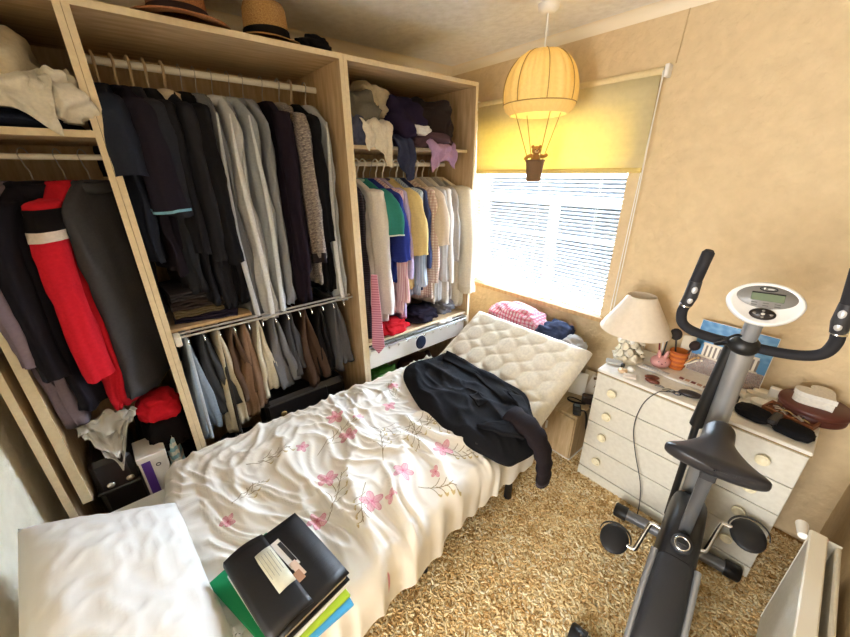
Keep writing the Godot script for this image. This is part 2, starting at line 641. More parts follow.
func build_wardrobes():
	var d := -0.60   # depth, local x from -0.6 to 0
	# middle unit
	var w := thing("open_wardrobe", "open wardrobe unit with dark shirts, grey jackets and a trouser rack", "wardrobe", Vector3(FRONT, 0, -0.490))
	var h := 0.4735
	panel(w, "side_panel", Vector3(d, 0, h - 0.02), Vector3(0, 2.235, h), null, 1)
	panel(w, "side_panel", Vector3(d, 0, -h), Vector3(0, 2.235, -h + 0.02), null, 1)
	panel(w, "top_panel", Vector3(d, 2.235, -h), Vector3(0, 2.257, h), null, 1)
	panel(w, "back_panel", Vector3(d, 0.06, -h + 0.02), Vector3(d + 0.006, 2.235, h - 0.02))
	panel(w, "base_panel", Vector3(d, 0.06, -h + 0.02), Vector3(-0.02, 0.08, h - 0.02))
	panel(w, "plinth", Vector3(-0.05, 0, -h + 0.02), Vector3(-0.03, 0.06, h - 0.02))
	rail(w, "hanging_rail", -h + 0.02, h - 0.02, 2.15, -0.28, 0.014)
	# trouser rack: long rods with cross bars
	var s := sb()
	tube(s, [Vector3(-0.02, 1.085, -h + 0.05), Vector3(-0.02, 1.085, h - 0.03)], 0.006, 8)
	var rack := put(s, "trouser_rack", M.steel, w)
	for q in [[-0.055, 1.09], [-0.5, 1.085]]:
		s = sb()
		tube(s, [Vector3(q[0], q[1], -h + 0.05), Vector3(q[0], q[1], h - 0.03)], 0.006, 8)
		put(s, "rack_rod", M.steel, rack)
	for i in 13:
		s = sb()
		var z := h - 0.07 - i * 0.064
		tube(s, [Vector3(-0.5, 1.07, z), Vector3(-0.03, 1.07, z), Vector3(-0.018, 1.062, z), Vector3(-0.014, 1.045, z)], 0.0035, 6)
		put(s, "rack_bar", M.chrome, rack)
	s = sb()
	box(s, Vector3(-0.03, 1.075, h - 0.035), Vector3(0.07, 0.045, 0.025), 0.004)
	put(s, "rack_runner", M.whitemetal, rack)
	panel(w, "shelf", Vector3(d + 0.01, 1.095, h - 0.36), Vector3(-0.07, 1.11, h - 0.02))
	# unit by the window
	w = thing("open_wardrobe", "open wardrobe unit beside the window, packed with pale shirts", "wardrobe", Vector3(FRONT, 0, -1.4245))
	h = 0.4600
	panel(w, "side_panel", Vector3(d, 0, h - 0.02), Vector3(0, 2.235, h), null, 1)
	panel(w, "side_panel", Vector3(d, 0, -h), Vector3(0, 2.235, -h + 0.02), null, 1)
	panel(w, "top_panel", Vector3(d, 2.235, -h), Vector3(0, 2.257, h), null, 1)
	panel(w, "back_panel", Vector3(d, 0.06, -h + 0.02), Vector3(d + 0.006, 2.235, h - 0.02))
	panel(w, "base_panel", Vector3(d, 0.06, -h + 0.02), Vector3(-0.02, 0.08, h - 0.02))
	panel(w, "shelf", Vector3(d + 0.01, 1.868, -h + 0.02), Vector3(-0.06, 1.886, h - 0.02), null, 1)
	panel(w, "shelf", Vector3(d + 0.01, 0.735, -h + 0.02), Vector3(-0.02, 0.753, h - 0.02), null, 1)
	rail(w, "hanging_rail", -h + 0.02, h - 0.02, 1.80, -0.28, 0.013)
	# white pull-out drawer below the shelf with a tie rail
	s = sb()
	bx(s, Vector3(-0.03, 0.565, -h + 0.03), Vector3(-0.018, 0.685, h - 0.03), 0.003)
	bx(s, Vector3(-0.5, 0.565, -h + 0.03), Vector3(-0.03, 0.572, h - 0.03), 0.001)
	bx(s, Vector3(-0.5, 0.572, -h + 0.03), Vector3(-0.03, 0.68, -h + 0.036), 0.001)
	bx(s, Vector3(-0.5, 0.572, h - 0.036), Vector3(-0.03, 0.68, h - 0.03), 0.001)
	bx(s, Vector3(-0.5, 0.572, -h + 0.036), Vector3(-0.494, 0.68, h - 0.036), 0.001)
	var dr := put(s, "drawer", M.white, w)
	s = sb()
	tube(s, [Vector3(0.0, 0.705, -h + 0.03), Vector3(0.0, 0.705, h - 0.03)], 0.006, 8)
	var tr := put(s, "tie_rack", M.steel, w)
	s = sb()
	tube(s, [Vector3(-0.03, 0.712, -h + 0.03), Vector3(-0.03, 0.712, h - 0.03)], 0.005, 8)
	put(s, "rack_rod", M.steel, tr)
	for sx in [-1, 1]:
		s = sb()
		box(s, Vector3(-0.02, 0.70, sx * (h - 0.028)), Vector3(0.05, 0.05, 0.014), 0.004)
		put(s, "rack_end", M.whitemetal, tr)
	for i in 11:
		s = sb()
		var z := h - 0.09 - i * 0.075
		tube(s, curve([Vector3(-0.03, 0.712, z), Vector3(0.0, 0.70, z), Vector3(0.012, 0.685, z), Vector3(0.018, 0.70, z)], 3), 0.003, 5)
		put(s, "hook", M.chrome, tr)
	# narrow unit by the rear wall
	w = thing("open_wardrobe", "narrow open wardrobe unit by the pale wall, holding dark coats and a red jacket", "wardrobe", Vector3(FRONT, 0, 0.2))
	h = 0.2160
	panel(w, "side_panel", Vector3(d, 0.0, -h + 0.0005), Vector3(0, 2.235, -h + 0.02), null, 1)
	panel(w, "side_panel", Vector3(d, 0.47, h - 0.018), Vector3(0, 2.235, h + 0.014), null, 1)
	panel(w, "end_board", Vector3(d, 0.0, h + 0.042), Vector3(0.0, 2.235, h + 0.066), null, 1)
	panel(w, "top_panel", Vector3(d, 2.235, -h), Vector3(0, 2.257, h + 0.066), null, 1)
	panel(w, "back_panel", Vector3(d, 0.06, -h + 0.02), Vector3(d + 0.006, 2.235, h - 0.02))
	panel(w, "base_panel", Vector3(d, 0.06, -h + 0.02), Vector3(-0.02, 0.08, h - 0.02))
	panel(w, "shelf", Vector3(d + 0.01, 1.868, -h + 0.02), Vector3(-0.02, 1.89, h - 0.02), null, 1)
	rail(w, "hanging_rail", -h + 0.02, h - 0.02, 1.812, -0.2, 0.010)
	s = sb()
	tube(s, [Vector3(-0.1, 1.02, h - 0.06), Vector3(-0.1, 1.02, h - 0.02)], 0.006, 8)
	put(s, "peg", M.chrome, w)


# ---------------------------------------------------------------- bed
func duvet_height(x: float, z: float) -> float:
	# wrinkled top of the duvet over the mattress
	var y := 0.545 + 0.018 * wob(x * 1.7, z * 1.3, 4.0)
	var wx := x + 0.10 * wob(x * 2.0, z * 2.0, 1.0)
	var wz := z + 0.12 * wob(x * 2.3, z * 1.7, 2.0)
	var side := smoothstep(-1.5, -0.75, x)
	y += 0.026 * pow(ridge(wx * 1.3 + wz * 0.8, wz * 4.2 - wx * 1.6, 3.0), 2.0) * (0.5 + 0.6 * side)
	y += 0.013 * pow(ridge(wx * 2.6 - wz * 1.5, wz * 8.0 + wx * 2.5, 7.0), 2.0)
	y += 0.006 * ridge(wx * 7.0, wz * 15.0, 9.0)
	return y

func flower(im: Image, c: Vector2, r: float, sd: int):
	var g := RandomNumberGenerator.new()
	g.seed = sd
	var pink := Color("e39aa8")
	var deep := Color("cf6f86")
	var a0 := g.randf() * TAU
	for k in 5:
		if k == 3 and sd % 3 == 0:
			continue
		var a := a0 + TAU * k / 5.0 + g.randf_range(-0.2, 0.2)
		var pc := c + Vector2(cos(a), sin(a)) * r * 0.55
		for y in range(int(-r), int(r) + 1):
			for x in range(int(-r), int(r) + 1):
				var q := Vector2(x, y).rotated(-a)
				var e := pow(q.x / (r * 0.55), 2) + pow(q.y / (r * 0.34), 2)
				if e < 1.0:
					var p := pc + Vector2(x, y)
					blend_px(im, p, (deep if e > 0.74 or absf(q.y) < 0.8 else pink), 0.75 if e > 0.74 else 0.42 + 0.35 * absf(sin(q.x * 0.6 + q.y * 0.5)))
	for q in 10:
		blend_px(im, c + Vector2(g.randf_range(-2, 2), g.randf_range(-2, 2)), Color("c25a74"), 0.9)

func blend_px(im: Image, p: Vector2, c: Color, a: float):
	var x := int(p.x)
	var y := int(p.y)
	if x < 0 or y < 0 or x >= im.get_width() or y >= im.get_height():
		return
	im.set_pixel(x, y, im.get_pixel(x, y).lerp(c, a))

func stroke(im: Image, a: Vector2, b: Vector2, bend: float, w: float, c: Color, al := 0.8):
	var n := (b - a).orthogonal() * bend
	var steps := int(a.distance_to(b) * 1.6) + 2
	for i in steps:
		var t := float(i) / (steps - 1)
		var p := a.lerp(b, t) + n * sin(t * PI)
		for k in range(int(ceil(w * w)) * 2):
			blend_px(im, p + Vector2(fmod(k * 0.618, 1.0) - 0.5, fmod(k * 0.387, 1.0) - 0.5) * w, c, al)

func spray(im: Image, a: Vector2, dir: float, length: float, sd: int):
	var g := RandomNumberGenerator.new()
	g.seed = sd
	var c := Color("8f8165")
	var e := a + Vector2(cos(dir), sin(dir)) * length
	stroke(im, a, e, g.randf_range(-0.15, 0.15), 1.3, c, 0.7)
	for k in 7:
		var t := 0.25 + 0.11 * k
		var p := a.lerp(e, t)
		var sgn := 1.0 if k % 2 else -1.0
		var q := p + Vector2(cos(dir + sgn * 0.7), sin(dir + sgn * 0.7)) * length * (0.32 - 0.03 * k)
		stroke(im, p, q, 0.1 * sgn, 1.1, c, 0.6)
		if k % 2 == 0:
			stroke(im, q, q + Vector2(cos(dir), sin(dir)) * 9.0, 0.3, 4.0, Color("c2b183"), 0.5)

func build_bed():
	# frame with legs, mattress
	var b := thing("single_bed", "single bed with dark metal frame and white fitted sheet", "bed", Vector3(-1.24, 0, -0.46))
	var dark := plain(Color("1b1716"), 0.5)
	var s := sb()
	bx(s, Vector3(-0.44, 0.235, -0.94), Vector3(0.42, 0.275, 0.95), 0.006)
	put(s, "frame", dark, b)
	for q in [[0.39, -0.22], [0.39, 0.6], [-0.40, -0.22], [-0.40, 0.6], [0.39, -0.85], [-0.40, -0.85]]:
		s = sb()
		tube(s, [Vector3(q[0], 0, q[1]), Vector3(q[0], 0.24, q[1])], [0.022, 0.018], 12)
		put(s, "leg", dark, b)
	s = sb()
	box(s, Vector3(0, 0.358, 0.0), Vector3(0.90, 0.165, 1.92), 0.03)
	put(s, "mattress", M.linen, b)
	# duvet printed with pink flowers on olive-brown stems (the print seen in the photograph)
	var W := 768
	var H := 1152
	var im := Image.create(W, H, false, Image.FORMAT_RGB8)
	im.fill(Color("ede9e0"))
	# x from -1.74 to -0.60 -> 0..W ; z from 0.16 to -1.46 -> 0..H
	var px := func(x: float, z: float) -> Vector2: return Vector2((x + 1.74) / 1.14 * W, (0.16 - z) / 1.62 * H)
	var k := 0
	for st in [[-0.945, -0.30, 2.4, 200], [-1.30, -0.42, 1.9, 230], [-1.20, -0.80, 1.2, 240], [-1.32, -0.70, 0.6, 200], [-1.05, -0.62, 2.6, 180], [-1.15, -0.95, 0.3, 190], [-1.0, -0.50, -0.6, 160], [-1.45, -0.15, 1.4, 170], [-1.25, -1.02, 2.2, 150], [-1.4, -0.95, 2.8, 160], [-0.85, -0.66, 1.0, 140], [-1.1, -0.75, 1.7, 210], [-1.25, -0.05, 2.0, 130], [-0.95, -0.85, 0.9, 150], [-1.22, -0.88, -0.4, 190]]:
		spray(im, px.call(st[0], st[1]), st[2], st[3] * 0.8, 30 + k)
		k += 1
	for f in [[-1.14, -0.394, 24], [-0.945, -0.651, 24], [-0.858, -0.763, 14], [-0.939, -0.878, 25], [-0.911, -0.475, 25], [-0.868, -0.54, 14], [-0.972, -0.275, 20], [-1.479, -0.599, 24], [-1.40, -0.692, 15], [-1.31, -0.585, 24], [-1.389, -0.384, 16], [-1.373, -0.871, 20], [-0.66, -0.412, 18], [-1.192, -0.018, 15], [-1.52, -1.0, 18], [-1.05, -1.2, 20]]:
		flower(im, px.call(f[0], f[1]), f[2] * 1.25, 100 + k)
		k += 1
	var dm := plain(Color.WHITE, 0.75)
	dm.albedo_texture = ImageTexture.create_from_image(im)
	dm.metallic_specular = 0.35
	s = sb()
	var NU := 150
	var NV := 210
	var rows := []
	var uvs := []
	for i in NV + 1:
		var v := float(i) / NV
		var z := 0.15 - 1.60 * v
		var row := []
		var ur := []
		for j in NU + 1:
			var u := float(j) / NU
			var xl := -1.705 + 0.02 * wob(z * 3.0, 3.3)
			var xr := lerpf(-0.655, -0.755, smoothstep(0.1, -1.3, z)) + 0.022 * wob(z * 3.5, 8.1) + 0.012 * wob(z * 9.0, 2.1)
			var zz := z
			if v < 0.06:   # the plump hem by the pillow bows outwards
				zz += 0.03 * wob(u * 3.0, 6.0) + 0.035 * sin(u * 5.0)
			var x: float
			var y: float
			var hem := 0.30 + 0.035 * wob(z * 4.0, 12.0) + 0.02 * wob(z * 11.0, 1.0)
			if u < 0.08:
				var t := u / 0.08
				x = xl + 0.03 * (1.0 - cos(t * PI / 2.0))
				y = lerpf(0.36, duvet_height(xl + 0.03, zz) - 0.01, sin(t * PI / 2.0))
			elif u < 0.80:
				var t := (u - 0.08) / 0.72
				x = lerpf(xl + 0.03, xr - 0.065, t)
				y = duvet_height(x, zz) - 0.02 * pow(absf(t * 2.0 - 1.0), 6.0)
			else:
				var t := (u - 0.80) / 0.20
				x = xr - 0.065 + 0.065 * sin(minf(t * 1.5, 1.0) * PI / 2.0) + (0.018 * ridge(z * 5.0, 3.0) - 0.02 * t) * t
				y = lerpf(duvet_height(xr - 0.065, zz) - 0.02, hem, 1.0 - cos(t * PI / 2.0))
			if v < 0.05:
				var e := 1.0 - v / 0.05
				y = lerpf(y, maxf(0.43, y - 0.10), 1.0 - sqrt(1.0 - e * e * 0.98))
			row.append(Vector3(x, y, zz))
			ur.append(Vector2(clampf((x + 1.74) / 1.14, 0, 1), clampf((0.16 - zz) / 1.62, 0, 1)))
		rows.append(row)
		uvs.append(ur)
	grid(s, rows, false, false, uvs)
	single(s, "duvet", dm, "rumpled white duvet printed with pink flowers and thin brown stems on the bed", "duvet")
	# pillow propped against the rear wall
	s = sb()
	for side in [1, -1]:
		var rr := []
		for i in 41:
			var row := []
			for j in 57:
				var u := (j / 56.0) * 2.0 - 1.0
				var v := (i / 40.0) * 2.0 - 1.0
				var th := 0.085 * pow(maxf(0.0, 1.0 - pow(absf(u), 3.2)), 0.55) * pow(maxf(0.0, 1.0 - pow(absf(v), 3.0)), 0.55)
				th *= 1.0 + 0.10 * wob(u * 1.8, v * 1.6, 2.0)
				th += 0.007 * ridge(u * 1.5 + v * 2.4, v * 1.2 - u * 3.4, 5.0) * smoothstep(0.0, 0.06, th) * (1.0 if side > 0 else 0.0)
				var pinch := 1.0 - 0.05 * (1.0 - absf(u * v))
				row.append(Vector3(u * 0.40 * (1.0 - 0.045 * (1.0 - v * v)), th * side, v * 0.205 * pinch))
			rr.append(row)
		grid(s, rr, false, side < 0)
	var p := single(s, "pillow", M.linen, "plump white pillow against the pale wall at the head of the bed", "pillow", Vector3(-0.97, 0.672, 0.255))
	p.rotation = Vector3(deg_to_rad(-29), deg_to_rad(6), 0)
	# quilted mattress end propped up at the foot by the window
	s = sb()
	var L := 0.58
	var top := []
	var bot := []
	for i in 61:
		var rt := []
		var rb := []
		for j in 81:
			var u := j / 80.0
			var v := i / 60.0
			var X := u * 0.86
			var Y := v * L
			var p1 := PI * (X / 0.135 + Y / 0.15) + 0.5 * sin(Y * 42.0)
			var p2 := PI * (X / 0.135 - Y / 0.15) - 0.5 * sin(Y * 42.0)
			var q := 0.013 * pow(absf(sin(p1) * sin(p2)), 0.4)
			var e := minf(minf(u, 1.0 - u) * 0.86, minf(v, 1.0 - v) * L)
			var rd := 0.05 * (1.0 - sqrt(maxf(0.0, 1.0 - pow(1.0 - minf(e / 0.05, 1.0), 2.0))))
			rt.append(Vector3(X - 0.43, q * smoothstep(0.0, 0.04, e) - rd, -Y))
			rb.append(Vector3(X - 0.43, -0.10 + rd, -Y))
		top.append(rt)
		bot.append(rb)
	grid(s, top)
	grid(s, bot, false, true)
	var qm := cloth("f0e9d6", 6.0)
	var pad := single(s, "quilted_mattress", qm, "cream quilted folding mattress tilted up at the foot of the bed", "mattress", Vector3(-1.20, 0.53, -1.36))
	pad.rotation = Vector3(deg_to_rad(30), deg_to_rad(0), 0)
	# black suit jacket thrown across the bed
	build_jacket()
	build_folders()

func bed_top(x: float, z: float) -> float:
	return maxf(0.56, 0.55 + (-1.40 - z) * 0.58)

func build_jacket():
	var poly := [[-1.64, -1.20], [-1.63, -1.32], [-1.57, -1.47], [-1.40, -1.485], [-1.20, -1.48], [-1.02, -1.485], [-0.90, -1.47], [-0.79, -1.38], [-0.70, -1.30], [-0.665, -1.21], [-0.675, -1.10], [-0.70, -1.03], [-0.83, -0.98], [-1.02, -0.965], [-1.22, -0.98], [-1.39, -1.03], [-1.55, -1.10]]
	var c := Vector2(-1.14, -1.22)
	var t := thing("suit_jacket", "black wool suit jacket thrown across the foot of the bed", "jacket", Vector3(c.x, 0.56, c.y))
	var wool := cloth("1c1c1f")
	var N := 96
	var ring := []
	for j in N:
		var f := float(j) / N * poly.size()
		var a := int(f)
		var g := func(i): return Vector2(poly[posmod(i, poly.size())][0], poly[posmod(i, poly.size())][1])
		ring.append(g.call(a).cubic_interpolate(g.call(a + 1), g.call(a - 1), g.call(a + 2), f - a))
	var hgt := func(x: float, z: float, r: float) -> float:
		var th := 0.058 * sqrt(maxf(0.0, 1.0 - pow(r, 4.0)))
		var inside := smoothstep(1.0, 0.82, r)
		var y: float = bed_top(x, z) + 0.006 + th
		var al := x + 0.6 * z      # along the jacket
		var ac := z - 0.35 * x     # across it
		y += 0.022 * pow(ridge(al * 1.3 + 2.0, ac * 4.5, 21.0), 2.0) * inside
		y += 0.012 * pow(ridge(al * 3.0, ac * 8.0 + al * 2.0, 25.0), 2.0) * inside
		y += 0.010 * wob(x * 4.0, z * 5.0, 31.0) * inside
		if x > -0.80:
			y -= (x + 0.80) * 0.25
		return y
	var s := sb()
	var rows := []
	for i in 26:
		var r := 1.0 - pow(1.0 - i / 25.0, 1.5) if i < 25 else 1.0
		var row := []
		for j in N:
			var q: Vector2 = c.lerp(ring[j], r)
			row.append(Vector3(q.x - c.x, hgt.call(q.x, q.y, r) - 0.56, q.y - c.y))
		rows.append(row)
	var hem := []
	for j in N:
		var q: Vector2 = c.lerp(ring[j], 0.97)
		hem.append(Vector3(q.x - c.x, bed_top(q.x, q.y) - 0.57, q.y - c.y))
	rows.append(hem)
	grid(s, rows, true, true)
	put(s, "body", wool, t)
	# lapels, collar and pocket flap: thin layers of cloth lying on the body
	var layer := func(called: String, poly2: Array, lift: float):
		var ss := sb()
		var pc := Vector2.ZERO
		for q in poly2:
			pc += Vector2(q[0], q[1]) / poly2.size()
		var rr := []
		for i in 6:
			var k := i / 5.0
			var row := []
			for j in poly2.size() * 4:
				var f := j / 4.0
				var pa := Vector2(poly2[int(f)][0], poly2[int(f)][1])
				var pb := Vector2(poly2[(int(f) + 1) % poly2.size()][0], poly2[(int(f) + 1) % poly2.size()][1])
				var q: Vector2 = pc.lerp(pa.lerp(pb, f - int(f)), k)
				row.append(Vector3(q.x - c.x, hgt.call(q.x, q.y, 0.55) - 0.56 + lift, q.y - c.y))
			rr.append(row)
		var edge := []
		for v in rr[5]:
			edge.append(v - Vector3(0, lift + 0.004, 0))
		rr.append(edge)
		grid(ss, rr, true, true)
		put(ss, called, wool, t)
	layer.call("lapel", [[-1.50, -1.42], [-1.30, -1.44], [-1.05, -1.43], [-0.93, -1.40], [-0.96, -1.36], [-0.88, -1.345], [-0.93, -1.30], [-1.10, -1.345], [-1.30, -1.37], [-1.48, -1.37]], 0.014)
	layer.call("collar", [[-0.955, -1.365], [-0.90, -1.41], [-0.82, -1.36], [-0.75, -1.27], [-0.79, -1.245], [-0.87, -1.335]], 0.018)
	layer.call("lapel", [[-0.79, -1.25], [-0.74, -1.26], [-0.71, -1.17], [-0.78, -1.10], [-0.90, -1.06], [-0.84, -1.14]], 0.012)
	layer.call("pocket_flap", [[-1.06, -1.245], [-0.965, -1.215], [-0.985, -1.165], [-1.08, -1.195]], 0.009)
	s = sb()
	for q in [[-0.93, -1.01], [-0.84, -1.00]]:
		s = sb()
		lathe(s, [[0.0, 0.004], [0.008, 0.004], [0.009, 0.0]], Vector3(q[0] - c.x, bed_top(q[0], q[1]) - 0.56 + 0.03, q[1] - c.y), 10)
		put(s, "button", M.black, t)
	# sleeve hanging over the side of the bed
	s = sb()
	var path := curve([Vector3(0.30, 0.075, -0.02), Vector3(0.42, 0.06, -0.02), Vector3(0.485, -0.02, -0.03), Vector3(0.505, -0.14, -0.045), Vector3(0.500, -0.235, -0.06)], 5)
	var rad := []
	for i in path.size():
		rad.append(0.066 - 0.022 * i / path.size() + 0.006 * sin(i * 1.9))
	tube(s, path, rad, 16, false, 0.6, Vector3(0, 0, 1))
	put(s, "sleeve", cloth("262023"), t)
	s = sb()
	var e: Vector3 = path[-1]
	tube(s, [e + Vector3(0, 0.03, 0.004), e + Vector3(0, -0.004, 0)], [0.047, 0.046], 16, false, 0.6, Vector3(0, 0, 1))
	put(s, "cuff", cloth("4d4548"), t)

func build_folders():
	# stack on the duvet: white wallet, green and blue folders, black document case
	var yaw := 0.16
	var at := Vector3(-0.79, 0.0, -0.115)
	var base := 0.592
	var lay := [["folder", "17915c", Vector3(-0.045, base + 0.006, 0.055), Vector3(0.30, 0.010, 0.20), 0.14, "green card folder poking out low in the stack on the duvet"], ["folder", "4aa3d8", Vector3(0.035, base + 0.016, -0.005), Vector3(0.30, 0.008, 0.215), -0.12, "blue plastic folder poking out of the stack on the duvet"], ["folder", "a9c83a", Vector3(0.02, base + 0.025, 0.0), Vector3(0.30, 0.008, 0.21), -0.05, "lime green plastic folder in the stack on the duvet"], ["folder", "f2f2f0", Vector3(0.005, base + 0.036, 0.006), Vector3(0.30, 0.012, 0.225), 0.02, "white document wallet under the black binder on the duvet"]]
	for q in lay:
		var s := sb()
		box(s, Vector3.ZERO, q[3], 0.003)
		single(s, q[0], plain(Color(q[1]), 0.4), q[5], "folder", at + q[2], yaw + q[4])
	var t := thing("document_case", "black leather-look document case with papers under its flap, on the duvet", "document case", at + Vector3(0, base + 0.044, 0), yaw)
	var leather := textured(Color("151416"), T.fleck, 14.0, 0.42, T.weave, 0.5)
	var s := sb()
	box(s, Vector3(0, 0.003, 0), Vector3(0.30, 0.005, 0.225), 0.002)
	put(s, "back_cover", leather, t)
	s = sb()
	box(s, Vector3(-0.002, 0.019, 0), Vector3(0.285, 0.026, 0.215), 0.003)
	put(s, "page_block", textured(Color("b9b3a4"), T.grain, 3.0, 0.9), t)
	s = sb()
	sheet(s, func(u, v): return Vector3(-0.15 + 0.30 * u, 0.036 + 0.004 * sin(u * PI), -0.1125 + 0.225 * v), 10, 4, Vector3(0, 0.004, 0))
	put(s, "front_cover", leather, t)
	s = sb()
	sheet(s, func(u, v): return Vector3(-0.155 + 0.30 * u, 0.041 + 0.012 * sin(v * PI) + 0.006 * u, 0.0 + 0.118 * v), 10, 10, Vector3(0, 0.003, 0))
	sheet(s, func(u, v): return Vector3(-0.155 + 0.30 * u, 0.041 + 0.006 * u - 0.038 * v, 0.118 + 0.004 * sin(v * PI)), 10, 4, Vector3(0, 0, 0.003))
	put(s, "flap", leather, t)
	s = sb()
	sheet(s, func(u, v): return Vector3(-0.09 + 0.155 * u, 0.0535 + 0.006 * u + 0.0035 * sin(v * PI), 0.004 + 0.05 * v), 4, 4, Vector3(0, 0.0008, 0))
	var note := put(s, "note", textured(Color("dfdfcc"), T.mottle, 4.0, 0.8), t)
	var ink := plain(Color("8d8f88"), 0.8)
	for i in 5:
		s = sb()
		var zz := 0.011 + i * 0.009
		tube(s, [Vector3(-0.075, 0.0555 + 0.003 * sin(zz / 0.05 * PI), zz), Vector3(0.01 + 0.006 * (i % 3), 0.0585 + 0.003 * sin(zz / 0.05 * PI), zz + 0.001)], 0.0005, 4)
		put(s, "handwriting", ink, note)
	for q in [[-0.10, 0.12, -0.028, 0.028, "f4f2ee", 0.0415], [-0.085, 0.09, -0.035, 0.012, "2a2a2c", 0.0425], [0.0, 0.06, -0.03, 0.02, "e9d3c2", 0.0432], [0.035, 0.035, -0.022, 0.022, "b98f74", 0.0440]]:
		s = sb()
		box(s, Vector3(q[0] + q[1] / 2, q[5], q[2] + 0.012), Vector3(q[1], 0.0007, q[3]), 0.0, Basis(Vector3.UP, 0.06))
		put(s, "paper", plain(Color(q[4]), 0.7), t)


# ---------------------------------------------------------------- chest of drawers and what stands on it
const TOPY := 0.75
func build_chest():
	var c := thing("chest_of_drawers", "white four-drawer chest with round cream knobs against the yellow wall", "chest of drawers", Vector3(-0.277, 0, -2.02))
	var body := textured(Color("ddd8c9"), T.mottle, 2.5, 0.5)
	var s := sb()
	bx(s, Vector3(-0.41, 0.0, -0.21), Vector3(0.41, 0.732, 0.20), 0.003)
	put(s, "body", body, c)
	s = sb()
	bx(s, Vector3(-0.416, 0.733, -0.215), Vector3(0.416, TOPY, 0.222), 0.004)
	put(s, "top", textured(Color("f2efe6"), T.mottle, 2.0, 0.35), c)
	s = sb()
	bx(s, Vector3(-0.416, 0.728, 0.2005), Vector3(0.416, 0.7325, 0.221), 0.0008)
	put(s, "top_trim", plain(Color("a98f62"), 0.5), c)
	s = sb()
	bx(s, Vector3(-0.412, 0.002, 0.2), Vector3(0.412, 0.072, 0.222), 0.002)
	put(s, "plinth", body, c)
	var edges := [0.077, 0.243, 0.410, 0.563, 0.727]
	for i in 4:
		s = sb()
		bx(s, Vector3(-0.411, edges[i] + 0.002, 0.202), Vector3(0.411, edges[i + 1] - 0.002, 0.222), 0.0025)
		var d := put(s, "drawer", body, c)
		var ky: float = [0.173, 0.347, 0.491, 0.643][i]
		for kx in [-0.314, 0.299]:
			s = sb()
			lathe(s, [[0.0, 0.0], [0.013, 0.0], [0.012, 0.008], [0.020, 0.012], [0.0245, 0.018], [0.0245, 0.022], [0.0215, 0.0245], [0.018, 0.022], [0.015, 0.014], [0.0, 0.012]], Vector3(kx, ky, 0.222), 24, Basis(Vector3.RIGHT, PI / 2))
			put(s, "knob", M.cream, d)
	build_table_lamp()
	build_chest_items()

func build_table_lamp():
	var l := thing("table_lamp", "cream coolie-shade table lamp with a moulded flower base on the chest", "lamp", Vector3(-0.635, TOPY, -2.035))
	var sm := textured(Color("f1e3cd"), T.mottle, 3.0, 0.9)
	sm.backlight_enabled = true
	sm.backlight = Color(0.35, 0.28, 0.2)
	var s := sb()
	lathe(s, [[0.174, 0.185], [0.175, 0.19], [0.069, 0.380], [0.068, 0.384], [0.066, 0.380], [0.171, 0.19], [0.172, 0.185]], Vector3.ZERO, 48)
	put(s, "shade", sm, l)
	s = sb()
	var cer := textured(Color("e9e0c8"), T.mottle, 6.0, 0.35)
	lathe(s, [[0.0, 0.0], [0.075, 0.0], [0.078, 0.012], [0.06, 0.022], [0.03, 0.04], [0.022, 0.08], [0.026, 0.12], [0.018, 0.15], [0.014, 0.20], [0.0, 0.21]], Vector3.ZERO, 24)
	put(s, "base", cer, l)
	var g := RandomNumberGenerator.new()
	g.seed = 5
	for i in 26:   # petals and leaves wound up the stem
		var a := i * 2.4
		var y := 0.02 + 0.155 * i / 26.0
		var r := 0.055 - 0.018 * i / 26.0
		s = sb()
		var b := Basis(Vector3.UP, a) * Basis(Vector3.RIGHT, 0.6 + g.randf_range(-0.3, 0.3))
		var at := Vector3(sin(a), 0, cos(a)) * r + Vector3(0, y, 0)
		sheet(s, func(u, v): return at + b * Vector3((u - 0.5) * 0.045 * sin(PI * (0.15 + 0.8 * v)), 0.012 * sin(u * PI) + 0.006 * cos(v * 4.0), (v - 0.3) * 0.05), 6, 6, Vector3(0, 0.003, 0))
		put(s, "petal", cer, l)
	for q in [[0.3, 0.13], [2.2, 0.15], [4.0, 0.11], [5.1, 0.155]]:
		s = sb()
		ell(s, Vector3(sin(q[0]) * 0.045, q[1], cos(q[0]) * 0.045), Vector3(0.018, 0.022, 0.018), Basis.IDENTITY, 12, 8)
		put(s, "bud", M.white, l)
	s = sb()
	tube(s, [Vector3(0, 0.20, 0), Vector3(0, 0.26, 0)], 0.014, 12)
	put(s, "lamp_holder", M.white, l)

